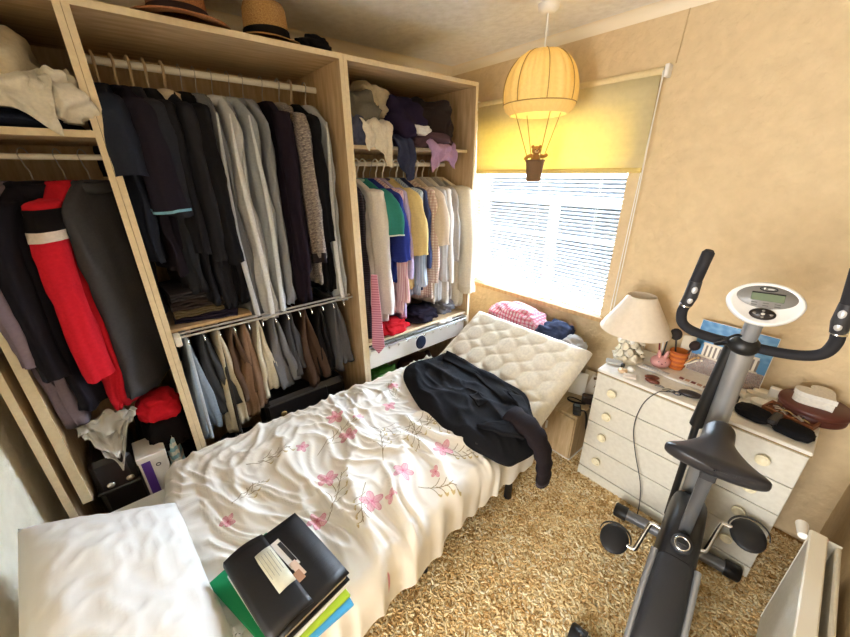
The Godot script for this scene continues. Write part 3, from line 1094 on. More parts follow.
func build_chest_items():
	var y := TOPY
	# pink rabbit pot with pens
	var p := thing("rabbit_pot", "pink ceramic rabbit pot holding pens under the table lamp", "pot", Vector3(-0.485, y, -2.07), 0.5)
	var pink := textured(Color("d79a94"), T.mottle, 6.0, 0.4)
	var s := sb()
	ell(s, Vector3(0, 0.034, 0), Vector3(0.048, 0.036, 0.038), Basis.IDENTITY, 20, 14)
	put(s, "body", pink, p)
	for e in [-1, 1]:
		s = sb()
		ell(s, Vector3(0.016 * e, 0.082, 0.012), Vector3(0.010, 0.026, 0.007), Basis(Vector3.BACK, -0.18 * e), 10, 8)
		put(s, "ear", pink, p)
		s = sb()
		ell(s, Vector3(0.015 * e, 0.046, 0.033), Vector3(0.003, 0.003, 0.002), Basis.IDENTITY, 8, 6)
		put(s, "eye", M.black, p)
	s = sb()
	ell(s, Vector3(0, 0.036, 0.038), Vector3(0.005, 0.004, 0.003), Basis.IDENTITY, 8, 6)
	put(s, "nose", plain(Color("8b3b45"), 0.4), p)
	s = sb()
	lathe(s, [[0.020, 0.060], [0.022, 0.072], [0.019, 0.072], [0.018, 0.05], [0.0, 0.05]], Vector3(0, 0, -0.012), 16)
	put(s, "rim", pink, p)
	var k := 0
	for q in [["7c1f22", -0.008, 0.12, -0.25, "dark red pen standing in the pink rabbit pot"], ["30302f", 0.006, 0.125, 0.08, "black pen standing in the pink rabbit pot"], ["d9d6cf", -0.001, 0.115, -0.06, "silver pen standing in the pink rabbit pot"]]:
		s = sb()
		tube(s, [Vector3.ZERO, Vector3(q[3] * q[2] * 0.6, q[2], 0.01), Vector3(q[3] * q[2] * 0.7, q[2] + 0.01, 0.011)], [0.004, 0.004, 0.002], 8)
		single(s, "pen", plain(Color(q[0]), 0.35), q[4], "pen", Vector3(-0.491 + q[1], y + 0.052, -2.08))
		k += 1
	# orange cup with brushes
	var c := thing("brush_cup", "orange woven cup of make-up brushes beside the rabbit pot", "cup", Vector3(-0.425, y, -2.13))
	var om := textured(Color("d97a2b"), T.fleck, 12.0, 0.7)
	s = sb()
	lathe(s, [[0.0, 0.0], [0.034, 0.0], [0.036, 0.01], [0.041, 0.105], [0.038, 0.105], [0.032, 0.01], [0.0, 0.006]], Vector3.ZERO, 24)
	put(s, "body", om, c)
	for i in 4:
		s = sb()
		var ry := 0.02 + i * 0.026
		lathe(s, [[0.036 + ry * 0.05, -0.006], [0.041 + ry * 0.05, 0.0], [0.036 + ry * 0.05, 0.006]], Vector3(0, ry, 0), 24)
		put(s, "band", plain(Color("b0521d"), 0.6), c)
	for q in [[-0.03, 0.16, "1d1718", 0.026, "large black powder brush standing in the orange cup"], [0.05, 0.13, "2a1d1b", 0.022, "dark brown blusher brush standing in the orange cup"], [0.075, 0.085, "c9a06c", 0.006, "slim wooden-handled brush leaning in the orange cup"], [0.09, 0.075, "e3d9c4", 0.005, "slim pale-handled brush leaning in the orange cup"]]:
		var b := thing("makeup_brush", q[4], "brush", Vector3(-0.425, y + 0.012, -2.13))
		s = sb()
		var tip := Vector3(q[0], q[1], 0.01)
		tube(s, [Vector3(q[0] * 0.15, 0, 0), tip], [0.003, 0.005], 8)
		put(s, "handle", plain(Color("3a2a20") if q[3] > 0.01 else Color(q[2]), 0.4), b)
		s = sb()
		ell(s, tip + Vector3(q[0] * 0.15, q[3] * 0.8, 0.004), Vector3(q[3] * 1.1, q[3] * 1.25, q[3]), Basis(Vector3.BACK, -q[0] * 6.0), 14, 8)
		put(s, "bristles", plain(Color(q[2]), 0.9), b)
	# picture card: blue sky, a columned temple, a crowd of people
	var im := Image.create(320, 300, false, Image.FORMAT_RGB8)
	im.fill(Color("3f82b4"))
	for yy in 300:
		for xx in 320:
			var n := nz.get_noise_2d(xx * 0.02, yy * 0.03)
			if yy < 150:
				im.set_pixel(xx, yy, Color("3a7cb0").lerp(Color("7fb2d2"), clampf(n * 0.5 + 0.2, 0, 1)))
			elif yy > 200:
				var f := nz.get_noise_2d(xx * 0.16, yy * 0.16)
				im.set_pixel(xx, yy, [Color("7a6a5c"), Color("b8a894"), Color("4a3c38"), Color("a05a4a"), Color("d8ccb8"), Color("5d6a78")][int(absf(f) * 17.0) % 6])
	im.fill_rect(Rect2i(40, 120, 240, 14), Color("d9cdb6"))
	im.fill_rect(Rect2i(30, 196, 260, 10), Color("cbbda2"))
	for i in 12:
		im.fill_rect(Rect2i(44 + i * 20, 134, 11, 62), Color("e2d7c2"))
		im.fill_rect(Rect2i(55 + i * 20, 134, 9, 62), Color("6d5f50"))
	var pm := plain(Color.WHITE, 0.35)
	pm.albedo_texture = ImageTexture.create_from_image(im)
	var card := thing("picture_card", "upright picture of a columned temple under blue sky on the chest", "picture", Vector3(-0.235, y, -2.16))
	card.rotation = Vector3(-0.16, -0.05, 0)
	s = sb()
	s.set_smooth_group(-1)
	var cs := [Vector3(-0.15, 0.001, 0.0022), Vector3(0.15, 0.001, 0.0022), Vector3(0.15, 0.28, 0.0022), Vector3(-0.15, 0.28, 0.0022)]
	var cu := [Vector2(0, 1), Vector2(1, 1), Vector2(1, 0), Vector2(0, 0)]
	for i in [0, 2, 1, 0, 3, 2]:
		s.set_uv(cu[i])
		s.add_vertex(cs[i])
	put(s, "print", pm, card)
	s = sb()
	bx(s, Vector3(-0.152, 0, -0.002), Vector3(0.152, 0.282, 0.002), 0.0005)
	put(s, "board", M.white, card)
	# pale board leaning beside it
	s = sb()
	box(s, Vector3(0, 0.09, 0), Vector3(0.10, 0.18, 0.006), 0.001)
	var lean := single(s, "mirror_back", plain(Color("cfc3ab"), 0.6), "plain beige card leaning between the brush cup and the picture", "card", Vector3(-0.385, y, -2.17))
	lean.rotation = Vector3(-0.14, 0.25, 0)
	# long white make-up tray with pans
	var tr := thing("makeup_tray", "long white make-up palette lying along the chest top", "palette", Vector3(-0.40, y, -2.0), -0.06)
	s = sb()
	bx(s, Vector3(-0.17, 0, -0.028), Vector3(0.17, 0.012, 0.028), 0.004)
	put(s, "case", plain(Color("e9e6e1"), 0.3), tr)
	for i in 5:
		s = sb()
		bx(s, Vector3(0.03 + i * 0.026, 0.0122, -0.02), Vector3(0.05 + i * 0.026, 0.0135, 0.004), 0.0005)
		put(s, "pan", plain([Color("8a4a40"), Color("c9a08a"), Color("7a3a36"), Color("b98a74"), Color("8d6a5a")][i], 0.7), tr)
	s = sb()
	box(s, Vector3(-0.08, 0.0135, 0.0), Vector3(0.13, 0.003, 0.02), 0.001)
	put(s, "grip_bar", plain(Color("b7b9bb"), 0.3), tr)
	# silver phone case, compact, card
	s = sb()
	box(s, Vector3(0, 0.008, 0), Vector3(0.085, 0.016, 0.045), 0.005)
	single(s, "glasses_case", plain(Color("b9bcbc"), 0.3, 0.3), "small silver-grey case at the lamp end of the chest", "case", Vector3(-0.662, y, -1.925), 0.35)
	s = sb()
	lathe(s, [[0.0, 0.0], [0.010, 0.0], [0.010, 0.018], [0.006, 0.022], [0.0, 0.022]], Vector3.ZERO, 14)
	single(s, "bottle_cap", M.charcoal, "tiny black bottle cap before the table lamp", "cap", Vector3(-0.612, y, -1.915))
	s = sb()
	lathe(s, [[0.0, 0.0], [0.022, 0.0], [0.024, 0.006], [0.022, 0.012], [0.0, 0.013]], Vector3.ZERO, 20)
	single(s, "powder_compact", plain(Color("e6c9a0"), 0.45), "round peach powder compact on the chest", "compact", Vector3(-0.592, y, -1.868))
	s = sb()
	box(s, Vector3(0, 0.012, 0), Vector3(0.03, 0.024, 0.03), 0.006)
	single(s, "cream_pot", M.white, "tiny white cream pot behind the peach compact", "pot", Vector3(-0.565, y, -1.90), 0.4)
	s = sb()
	box(s, Vector3(0, 0.004, 0), Vector3(0.06, 0.008, 0.042), 0.002)
	single(s, "soap_card", plain(Color("efe2d0"), 0.5), "flat cream packet near the front edge of the chest", "packet", Vector3(-0.545, y, -1.842), 0.3)
	k = 0
	for q in [[-0.462, -1.905, 0.5, "brown leather oval case lying nearer the tray"], [-0.448, -1.868, 0.1, "brown leather oval case lying nearer the drawer edge"]]:
		s = sb()
		ell(s, Vector3(0, 0.011, 0), Vector3(0.034, 0.011, 0.017), Basis.IDENTITY, 18, 10)
		single(s, "leather_case", textured(Color("6d3520"), T.fleck, 9.0, 0.4), q[3], "case", Vector3(q[0], y, q[1]), q[2])
		k += 1
	# little metal trinkets
	for q in [[-0.408, -1.862, 0.1, "8d8f92", "thin steel tweezers on the chest"], [-0.375, -1.852, 1.2, "6c6a66", "small dark metal clip on the chest"]]:
		s = sb()
		tube(s, curve([Vector3(-0.02, 0.003, -0.008), Vector3(0.012, 0.004, 0.0), Vector3(0.018, 0.003, 0.004), Vector3(0.01, 0.003, 0.008), Vector3(-0.022, 0.003, 0.01)], 4), 0.0022, 6)
		single(s, "trinket", plain(Color(q[3]), 0.3, 0.8), q[4], "trinket", Vector3(q[0], y, q[1]), q[2])
	for q in [[-0.352, -1.856, 0.012, "silver", "bcbcbe"], [-0.331, -1.853, 0.015, "bluish", "6f7896"]]:
		s = sb()
		var ring := []
		for i in 17:
			ring.append(Vector3(cos(TAU * i / 16.0) * q[2], 0.003, sin(TAU * i / 16.0) * q[2]))
		tube(s, ring, 0.0028, 6, false)
		single(s, "ring", plain(Color(q[4]), 0.25, 0.9), "%s metal ring lying beside the black charger" % q[3], "ring", Vector3(q[0], y, q[1]))
	# black charger with its lead hanging down the drawers
	var ch := thing("charger", "black charger on the chest with a thin lead hanging over the drawers", "charger", Vector3(-0.285, y, -1.875), 0.25)
	s = sb()
	ell(s, Vector3(0, 0.014, 0), Vector3(0.048, 0.015, 0.024), Basis.IDENTITY, 20, 12)
	put(s, "body", plain(Color("241c1d"), 0.35), ch)
	s = sb()
	var inv := ch.transform.affine_inverse()
	var pts := []
	for q in curve([Vector3(-0.325, 0.762, -1.862), Vector3(-0.36, 0.757, -1.83), Vector3(-0.395, 0.752, -1.793), Vector3(-0.44, 0.66, -1.782), Vector3(-0.45, 0.52, -1.778), Vector3(-0.415, 0.38, -1.776), Vector3(-0.355, 0.22, -1.772), Vector3(-0.33, 0.10, -1.77), Vector3(-0.32, 0.012, -1.755)], 6):
		pts.append(inv * q)
	tube(s, pts, 0.0024, 6)
	put(s, "lead", M.charcoal, ch)
	# black pouch near the radiator end
	var po := thing("camera_pouch", "black padded pouch with a strap at the front edge of the chest", "pouch", Vector3(0.005, y, -1.90), -0.12)
	s = sb()
	lump(s, Vector3(0.13, 0.05, 0.10), 4.0, 0.10, 4.0, Vector3(-0.065, 0, 0.0))
	put(s, "flap_half", cloth("1f1e20"), po)
	s = sb()
	lump(s, Vector3(0.13, 0.046, 0.10), 9.0, 0.10, 4.0, Vector3(0.062, 0, 0.005))
	put(s, "body", cloth("19191b"), po)
	s = sb()
	box(s, Vector3(0.002, 0.034, 0.0), Vector3(0.03, 0.022, 0.095), 0.006)
	put(s, "strap", M.charcoal, po)
	# wooden trinket tray with metal jewellery
	var tt := thing("trinket_tray", "reddish wooden tray of tangled jewellery on the chest", "tray", Vector3(0.045, y, -2.02), -0.25)
	var wm := textured(Color("8f5a3c"), T.grain, 4.0, 0.5)
	s = sb()
	bx(s, Vector3(-0.085, 0, -0.045), Vector3(0.085, 0.008, 0.045), 0.002)
	put(s, "base", wm, tt)
	for q in [[Vector3(-0.085, 0.008, -0.045), Vector3(0.085, 0.026, -0.037)], [Vector3(-0.085, 0.008, 0.037), Vector3(0.085, 0.026, 0.045)], [Vector3(-0.085, 0.008, -0.037), Vector3(-0.077, 0.026, 0.037)], [Vector3(0.077, 0.008, -0.037), Vector3(0.085, 0.026, 0.037)]]:
		s = sb()
		bx(s, q[0], q[1], 0.002)
		put(s, "side", wm, tt)
	var g := RandomNumberGenerator.new()
	g.seed = 12
	for i in 12:
		s = sb()
		var c0 := Vector3(g.randf_range(-0.05, 0.05), 0.012 + 0.004 * (i % 3), g.randf_range(-0.022, 0.022))
		var a := g.randf() * TAU
		tube(s, curve([c0 + Vector3(cos(a), 0, sin(a)) * 0.022, c0 + Vector3(0, 0.006, 0), c0 - Vector3(cos(a + 0.6), 0, sin(a + 0.6)) * 0.022], 4), 0.0032, 6)
		single(s, "jewellery", plain([Color("c8b47a"), Color("b9babb"), Color("5a5248"), Color("d8d2c4")][i % 4], 0.3, 0.8), "short %s piece among the jewellery in the wooden tray" % ["gold-toned", "silver", "dark metal", "pale metal"][i % 4], "jewellery", Vector3(0.045, y, -2.02), -0.25, "jewellery in the wooden tray")
	# brown round box with white heart-shaped box on it
	var rb := thing("round_box", "dark brown round lidded box on the chest near the corner", "box", Vector3(0.10, y, -2.13))
	var bm := plain(Color("5c2f26"), 0.4)
	s = sb()
	lathe(s, [[0.0, 0.0], [0.108, 0.0], [0.11, 0.004], [0.11, 0.038], [0.0, 0.038]], Vector3.ZERO, 40)
	put(s, "body", bm, rb)
	s = sb()
	lathe(s, [[0.114, 0.034], [0.116, 0.038], [0.116, 0.052], [0.112, 0.056], [0.0, 0.058]], Vector3.ZERO, 40)
	put(s, "lid", bm, rb)
	var heart := PackedVector2Array()
	for i in 40:
		var t := TAU * i / 40.0
		heart.append(Vector2(16.0 * pow(sin(t), 3), 13.0 * cos(t) - 5.0 * cos(2 * t) - 2.0 * cos(3 * t) - cos(4 * t)) * 0.0043)
	var hb := thing("heart_box", "white heart-shaped box on the brown round box", "box", Vector3(0.095, y + 0.058, -2.125), 0.9)
	s = sb()
	prism(s, heart, 0.036, Transform3D(Basis(Vector3.RIGHT, -PI / 2), Vector3(0, 0.018, 0)))
	put(s, "body", textured(Color("efe8d8"), T.fleck, 10.0, 0.8), hb)
	s = sb()
	var big := PackedVector2Array()
	for v in heart:
		big.append(v * 1.05)
	prism(s, big, 0.020, Transform3D(Basis(Vector3.RIGHT, -PI / 2), Vector3(0, 0.044, 0)))
	put(s, "lid", textured(Color("f3ede0"), T.fleck, 10.0, 0.8), hb)
	# small white pots and boxes behind the bike
	for q in [[-0.075, -2.13, 0.05, 0.03, 0.035, 0.2, "f0e8d6", "cream cube-shaped ring box behind the bike post"], [-0.13, -2.06, 0.045, 0.025, 0.03, -0.3, "e9e2d2", "small off-white carton behind the bike post"], [-0.03, -2.17, 0.04, 0.05, 0.03, 0.0, "efe9dc", "upright white carton against the wall on the chest"], [-0.125, -1.94, 0.05, 0.012, 0.035, 0.4, "d8d2c2", "flat pale packet on the chest beside the bike post"]]:
		s = sb()
		box(s, Vector3(0, q[3] / 2, 0), Vector3(q[2], q[3], q[4]), 0.003)
		single(s, "small_box", plain(Color(q[6]), 0.6), q[7], "box", Vector3(q[0], y, q[1]), q[5])
	for q in [[-0.06, -2.05, 0.032, 0.018, "f2efe8", "round white lidded pot by the wooden tray"], [-0.10, -2.11, 0.02, 0.022, "e8dcc6", "little cream pot by the ring box"], [-0.14, -1.99, 0.016, 0.03, "3a3836", "small dark bottle by the flat pale packet"]]:
		s = sb()
		lathe(s, [[0.0, 0.0], [q[2] * 0.94, 0.0], [q[2], q[3] * 0.2], [q[2] * 0.97, q[3] * 0.62], [q[2] * 1.03, q[3] * 0.66], [q[2], q[3] * 0.95], [q[2] * 0.9, q[3]], [0.0, q[3]]], Vector3.ZERO, 24)
		single(s, "lidded_pot", plain(Color(q[4]), 0.4), q[5], "pot", Vector3(q[0], y, q[1]))

# ---------------------------------------------------------------- exercise bike and radiator
func build_bike():
	# local axes: x to the rider's other side, -z forward towards the chest
	var b := thing("exercise_bike", "black and silver exercise bike with grey console standing before the chest", "exercise bike", Vector3(-0.0925, 0, -1.365), deg_to_rad(8.9))
	var shell := plain(Color("18181a"), 0.38)
	var shell2 := textured(Color("232325"), T.fleck, 12.0, 0.55)
	var silver := plain(Color("a9abad"), 0.35, 0.7)
	var grey := plain(Color("77787a"), 0.4, 0.3)
	var P := func(f: float, r: float, y: float) -> Vector3: return Vector3(r, y, -f)
	var s := sb()
	# flywheel housing: rounded loft of cross sections along f
	var prof := [[0.285, 0.10, 0.14, 0.02], [0.275, 0.08, 0.34, 0.050], [0.23, 0.07, 0.46, 0.062], [0.16, 0.07, 0.505, 0.066], [0.06, 0.07, 0.505, 0.066], [-0.02, 0.07, 0.48, 0.066], [-0.10, 0.07, 0.425, 0.066]]
	var loft := func(ss: SurfaceTool, pr: Array):
		var rows := []
		for q in pr:
			var row := []
			for k in 28:
				var a := TAU * k / 28.0
				var cx := signf(cos(a)) * pow(absf(cos(a)), 0.45)
				var cy := signf(sin(a)) * pow(absf(sin(a)), 0.45)
				row.append(P.call(q[0], q[3] * cx, (q[1] + q[2]) / 2 + (q[2] - q[1]) / 2 * cy))
			rows.append(row)
		grid(ss, rows, true, true)
		for e in [0, rows.size() - 1]:
			var mid := Vector3.ZERO
			for v in rows[e]:
				mid += v / 28.0
			fan(ss, rows[e], mid, P.call(0.0, 0.0, 0.3))
	loft.call(s, prof)
	put(s, "housing", shell, b)
	s = sb()
	loft.call(s, [[-0.102, 0.07, 0.424, 0.067], [-0.20, 0.07, 0.385, 0.068], [-0.32, 0.07, 0.335, 0.068], [-0.42, 0.08, 0.285, 0.066], [-0.46, 0.10, 0.24, 0.05]])
	put(s, "rear_cover", shell2, b)
	for sx in [-1, 1]:
		s = sb()
		tube(s, [P.call(-0.09, sx * 0.068, 0.40), P.call(-0.20, sx * 0.070, 0.345), P.call(-0.34, sx * 0.070, 0.285), P.call(-0.44, sx * 0.066, 0.23)], 0.012, 8)
		put(s, "side_trim", silver, b)
	# stabilisers
	for q in [[0.36, 0.26], [-0.36, 0.235]]:
		s = sb()
		tube(s, [P.call(q[0], -q[1] + 0.04, 0.04), P.call(q[0], q[1] - 0.04, 0.04)], 0.028, 16)
		var st := put(s, "stabiliser", grey, b)
		for sx in [-1, 1]:
			s = sb()
			tube(s, [P.call(q[0], sx * (q[1] - 0.055), 0.04), P.call(q[0], sx * q[1], 0.04), P.call(q[0], sx * (q[1] + 0.006), 0.04)], [0.036, 0.036, 0.028], 16)
			put(s, "end_cap", M.black, st)
	s = sb()
	tube(s, [P.call(0.36, 0, 0.045), P.call(0.27, 0, 0.13)], 0.03, 12)
	put(s, "front_strut", grey, b)
	s = sb()
	tube(s, [P.call(-0.36, 0, 0.045), P.call(-0.33, 0, 0.12)], 0.03, 12)
	put(s, "rear_strut", grey, b)
	# upright column and black cable bar beside it
	s = sb()
	tube(s, [P.call(0.275, -0.002, 0.32), P.call(0.165, -0.016, 1.175)], 0.033, 18)
	var col := put(s, "column", silver, b)
	s = sb()
	box(s, P.call(0.232, -0.005, 0.79), Vector3(0.05, 0.07, 0.004), 0.001, Basis(Vector3.RIGHT, 0.13))
	put(s, "warning_label", plain(Color("cfcfc6"), 0.6), col)
	s = sb()
	tube(s, [P.call(0.17, -0.048, 1.18), P.call(0.225, -0.064, 0.80)], [0.020, 0.024], 12)
	tube(s, [P.call(0.225, -0.064, 0.80), P.call(0.31, -0.052, 0.22)], 0.013, 10)
	put(s, "cable_bar", M.black, b)
	# handlebar clamp, bars, grips, pulse pads
	s = sb()
	ell(s, P.call(0.16, -0.02, 1.20), Vector3(0.046, 0.036, 0.042), Basis.IDENTITY, 18, 12)
	put(s, "clamp", M.black, b)
	s = sb()
	tube(s, curve([P.call(0.15, -0.03, 1.23), P.call(0.11, -0.05, 1.245), P.call(0.09, -0.085, 1.215), P.call(0.13, -0.09, 1.19), P.call(0.15, -0.04, 1.20)], 5), 0.004, 6)
	put(s, "pulse_wire", M.black, b)
	for sx in [-1, 1]:
		var bend := [P.call(0.16, -0.02, 1.20), P.call(0.158, -0.02 + sx * 0.08, 1.20), P.call(0.152, -0.02 + sx * 0.145, 1.212), P.call(0.148, -0.02 + sx * 0.180, 1.235), P.call(0.142, -0.02 + sx * 0.190, 1.275), P.call(0.135, -0.02 + sx * 0.185, 1.31)]
		s = sb()
		tube(s, curve(bend, 6), 0.0165, 14)
		var bar := put(s, "handlebar", M.blackfoam, b)
		s = sb()
		tube(s, [P.call(0.135, -0.02 + sx * 0.185, 1.31), P.call(0.125, -0.02 + sx * 0.178, 1.345), P.call(0.122, -0.02 + sx * 0.176, 1.40)], [0.019, 0.021, 0.019], 14)
		put(s, "sensor_grip", plain(Color("2a2a2c"), 0.5), bar)
		for q in [1.335, 1.372]:
			s = sb()
			var at: Vector3 = P.call(0.128 - (q - 1.335) * 0.1, -0.02 + sx * (0.180 - (q - 1.335) * 0.1), q) + Vector3(-sx * 0.004, 0, 0.0135)
			ell(s, at, Vector3(0.010, 0.016, 0.010), Basis.IDENTITY, 12, 8)
			put(s, "pulse_pad", plain(Color("d4d4d2"), 0.3, 0.4), bar)
		s = sb()
		tube(s, [P.call(0.122, -0.02 + sx * 0.176, 1.40), P.call(0.118, -0.02 + sx * 0.165, 1.50), P.call(0.117, -0.02 + sx * 0.164, 1.508)], [0.0175, 0.018, 0.012], 14)
		put(s, "foam_grip", M.blackfoam, bar)
		s = sb()
		tube(s, [P.call(0.135, -0.02 + sx * 0.1855, 1.304), P.call(0.135, -0.02 + sx * 0.185, 1.316)], 0.0195, 14)
		put(s, "collar", M.chrome, bar)
	# console
	build_console(b)
	# saddle on its post
	s = sb()
	tube(s, [P.call(0.0, 0, 0.44), P.call(-0.035, 0, 0.82)], 0.026, 4, true, 1.0, Vector3(1, 0, 1))
	put(s, "seat_post", plain(Color("68696b"), 0.4, 0.5), b)
	s = sb()
	tube(s, [P.call(-0.02, 0, 0.70), P.call(-0.035, 0, 0.835)], 0.02, 14)
	box(s, P.call(-0.045, 0.0, 0.80), Vector3(0.045, 0.05, 0.045), 0.004)
	put(s, "seat_bracket", M.charcoal, b)
	s = sb()
	var ringr := []
	for i in 37:
		var t := i / 36.0
		var f := 0.130 - 0.275 * t
		var nose := sqrt(maxf(0.0, 1.0 - pow(maxf(0.0, 1.0 - t / 0.10), 2.0)))
		var tail := sqrt(maxf(0.0, 1.0 - pow(maxf(0.0, (t - 0.84) / 0.16), 2.0)))
		var hw := (0.047 + 0.090 * smoothstep(0.24, 0.82, t)) * nose * tail
		var hh := lerpf(0.040, 0.033, t) * nose * tail
		var yc := 0.868 + 0.016 * pow(1.0 - t, 2.0) - 0.016 * sin(t * PI) + 0.012 * t
		var row := []
		for j in 32:
			var a := TAU * j / 32.0
			var u := sp(cos(a), 0.65)
			row.append(P.call(f, u * hw, yc + hh * sp(sin(a), 0.62) - (0.020 - 0.028 * smoothstep(0.55, 0.95, t)) * u * u))
		ringr.append(row)
	grid(s, ringr, true, true)
	put(s, "saddle", textured(Color("26262a"), T.fleck, 14.0, 0.36), b)
	# tension knob
	var kb := Basis(Vector3.RIGHT, 0.5)
	s = sb()
	lathe(s, [[0.0, -0.02], [0.028, -0.02], [0.030, 0.0], [0.033, 0.004], [0.033, 0.022], [0.030, 0.026], [0.0, 0.026]], P.call(-0.075, 0.0, 0.465), 28, kb)
	var kn := put(s, "tension_knob", M.charcoal, b)
	s = sb()
	lathe(s, [[0.020, 0.0255], [0.0225, 0.0285], [0.025, 0.0255]], P.call(-0.075, 0.0, 0.465), 28, kb)
	put(s, "dial_ring", M.chrome, kn)
	s = sb()
	box(s, P.call(-0.075, 0.0, 0.465) + kb * Vector3(0, 0.029, 0), Vector3(0.03, 0.007, 0.009), 0.002, kb)
	put(s, "knob_grip", M.black, kn)
	# cranks and pedals
	var ax := [0.173, 0.25]
	for q in [[-1, 0.074, 0.15], [1, 0.272, 0.35]]:
		var sx: float = q[0]
		s = sb()
		tube(s, curve([P.call(ax[0], sx * 0.06, ax[1]), P.call(ax[0], sx * 0.095, ax[1]), P.call(lerpf(ax[0], q[1], 0.15), sx * 0.105, lerpf(ax[1], q[2], 0.15)), P.call(lerpf(ax[0], q[1], 0.9), sx * 0.125, lerpf(ax[1], q[2], 0.9)), P.call(q[1], sx * 0.135, q[2]), P.call(q[1], sx * 0.16, q[2])], 5), 0.0095, 10)
		var cr := put(s, "crank", M.chrome, b)
		s = sb()
		var pc: Vector3 = P.call(q[1], sx * 0.212, q[2])
		ell(s, pc, Vector3(0.060, 0.018, 0.074), Basis(Vector3.RIGHT, 0.25), 24, 10)
		put(s, "pedal", shell2, cr)
		s = sb()
		var arc := []
		for i in 15:
			var a := PI * i / 14.0
			arc.append(pc + Vector3(-cos(a) * 0.066, 0.006 + sin(a) * 0.055, -0.012 - 0.022 * sin(a)))
		tube(s, arc, 0.010, 8, true, 0.25, Vector3.BACK)
		put(s, "toe_strap", M.black, cr)
	build_radiator()

func build_console(b: Node3D):
	var at := Vector3(-0.012, 1.362, -0.115)
	var tilt := Basis(Vector3.RIGHT, deg_to_rad(62))   # local y = face normal, turned towards the rider
	tilt = Basis(Vector3.UP, 0.10) * tilt
	var white := plain(Color("e6e4df"), 0.3)
	var shape := func(k: float) -> Array:   # outline: wide oval with a fuller lower half
		var o := []
		for i in 40:
			var a := TAU * i / 40.0
			var x := cos(a) * 0.094
			var z := sin(a) * (0.072 if sin(a) > 0 else 0.066)
			x *= 1.0 - 0.10 * maxf(0.0, sin(a))
			o.append(Vector2(x, z) * k)
		return o
	var s := sb()
	var rows := []
	for q in [[0.0, -0.022], [0.7, -0.022], [0.93, -0.012], [1.0, 0.002], [0.985, 0.014], [0.93, 0.020], [0.86, 0.019], [0.82, 0.016], [0.0, 0.016]]:
		var row := []
		for v in shape.call(q[0]):
			row.append(at + tilt * Vector3(v.x, q[1], v.y))
		rows.append(row)
	grid(s, rows, true, false)
	var con := put(s, "console", white, b)
	s = sb()
	rows = []
	for q in [[1.0, 0.0165], [0.97, 0.0185], [0.0, 0.0190]]:
		var row := []
		for i in 36:
			var a := TAU * i / 36.0
			row.append(at + tilt * Vector3(cos(a) * 0.072 * q[0], q[1], -0.018 + sin(a) * 0.036 * q[0]))
		rows.append(row)
	grid(s, rows, true, false)
	put(s, "display_panel", plain(Color("7f7c76"), 0.35), con)
	s = sb()
	box(s, at + tilt * Vector3(0.002, 0.0195, -0.018), Vector3(0.078, 0.003, 0.026), 0.001, tilt)
	put(s, "display", plain(Color("6d7a62"), 0.25), con)
	s = sb()
	box(s, at + tilt * Vector3(0.002, 0.0205, -0.0295), Vector3(0.078, 0.003, 0.004), 0.001, tilt)
	put(s, "display_bezel", M.black, con)
	# maker's oval badge with its initials
	s = sb()
	var ring := []
	for i in 25:
		var a := TAU * i / 24.0
		ring.append(at + tilt * Vector3(cos(a) * 0.020, 0.0195, -0.043 + sin(a) * 0.0062))
	tube(s, ring, 0.0016, 6, false)
	put(s, "badge_ring", M.black, con)
	var badge_tri := sb()
	prism(badge_tri, PackedVector2Array([Vector2(-0.003, 0.004), Vector2(0.003, 0.004), Vector2(0.0, -0.004)]), 0.001, Transform3D(tilt * Basis(Vector3.RIGHT, -PI / 2), at + tilt * Vector3(-0.010, 0.0195, -0.043)))
	put(badge_tri, "badge_mark", plain(Color("e6e6e2"), 0.4), con)
	s = sb()
	box(s, at + tilt * Vector3(0.005, 0.0195, -0.043), Vector3(0.014, 0.001, 0.004), 0.0, tilt)
	put(s, "badge_mark", plain(Color("c9c9c4"), 0.4), con)
	for r in 2:
		for c in 3:
			s = sb()
			box(s, at + tilt * Vector3(-0.026 + c * 0.027, 0.0192, 0.002 + r * 0.0075), Vector3(0.014, 0.0012, 0.0028), 0.0, tilt)
			put(s, "print_line", plain(Color("5d5b56"), 0.5), con)
	s = sb()
	oval(s, at + tilt * Vector3(0, 0, 0.036), tilt, 0.032, 0.018, 0.0162, 0.0215)
	var pad := put(s, "button_pad", plain(Color("2c2623"), 0.4), con)
	for q in [[0, 0, 0.005], [-0.02, 0, 0.0045], [0.02, 0, 0.0045], [0, -0.010, 0.004], [0, 0.010, 0.004]]:
		s = sb()
		oval(s, at + tilt * Vector3(q[0], 0.004, 0.036 + q[1]), tilt, q[2], q[2] * 0.8, 0.0165, 0.0195)
		put(s, "button", plain(Color("d9d4c8") if q[0] == 0 and q[1] == 0 else Color("8b847a"), 0.4), pad)
	s = sb()
	tube(s, [Vector3(-0.016, 1.19, -0.16), at + tilt * Vector3(0, -0.02, 0.01)], 0.024, 12)
	put(s, "console_neck", plain(Color("8d8f91"), 0.4, 0.4), b)

func oval(s: SurfaceTool, at: Vector3, b: Basis, rx: float, rz: float, y0: float, y1: float):
	var rows := []
	for q in [[1.0, y0], [0.96, y1], [0.0, y1]]:
		var row := []
		for i in 24:
			var a := TAU * i / 24.0
			row.append(at + b * Vector3(cos(a) * rx * q[0], q[1], sin(a) * rz * q[0]))
		rows.append(row)
	grid(s, rows, true, false)

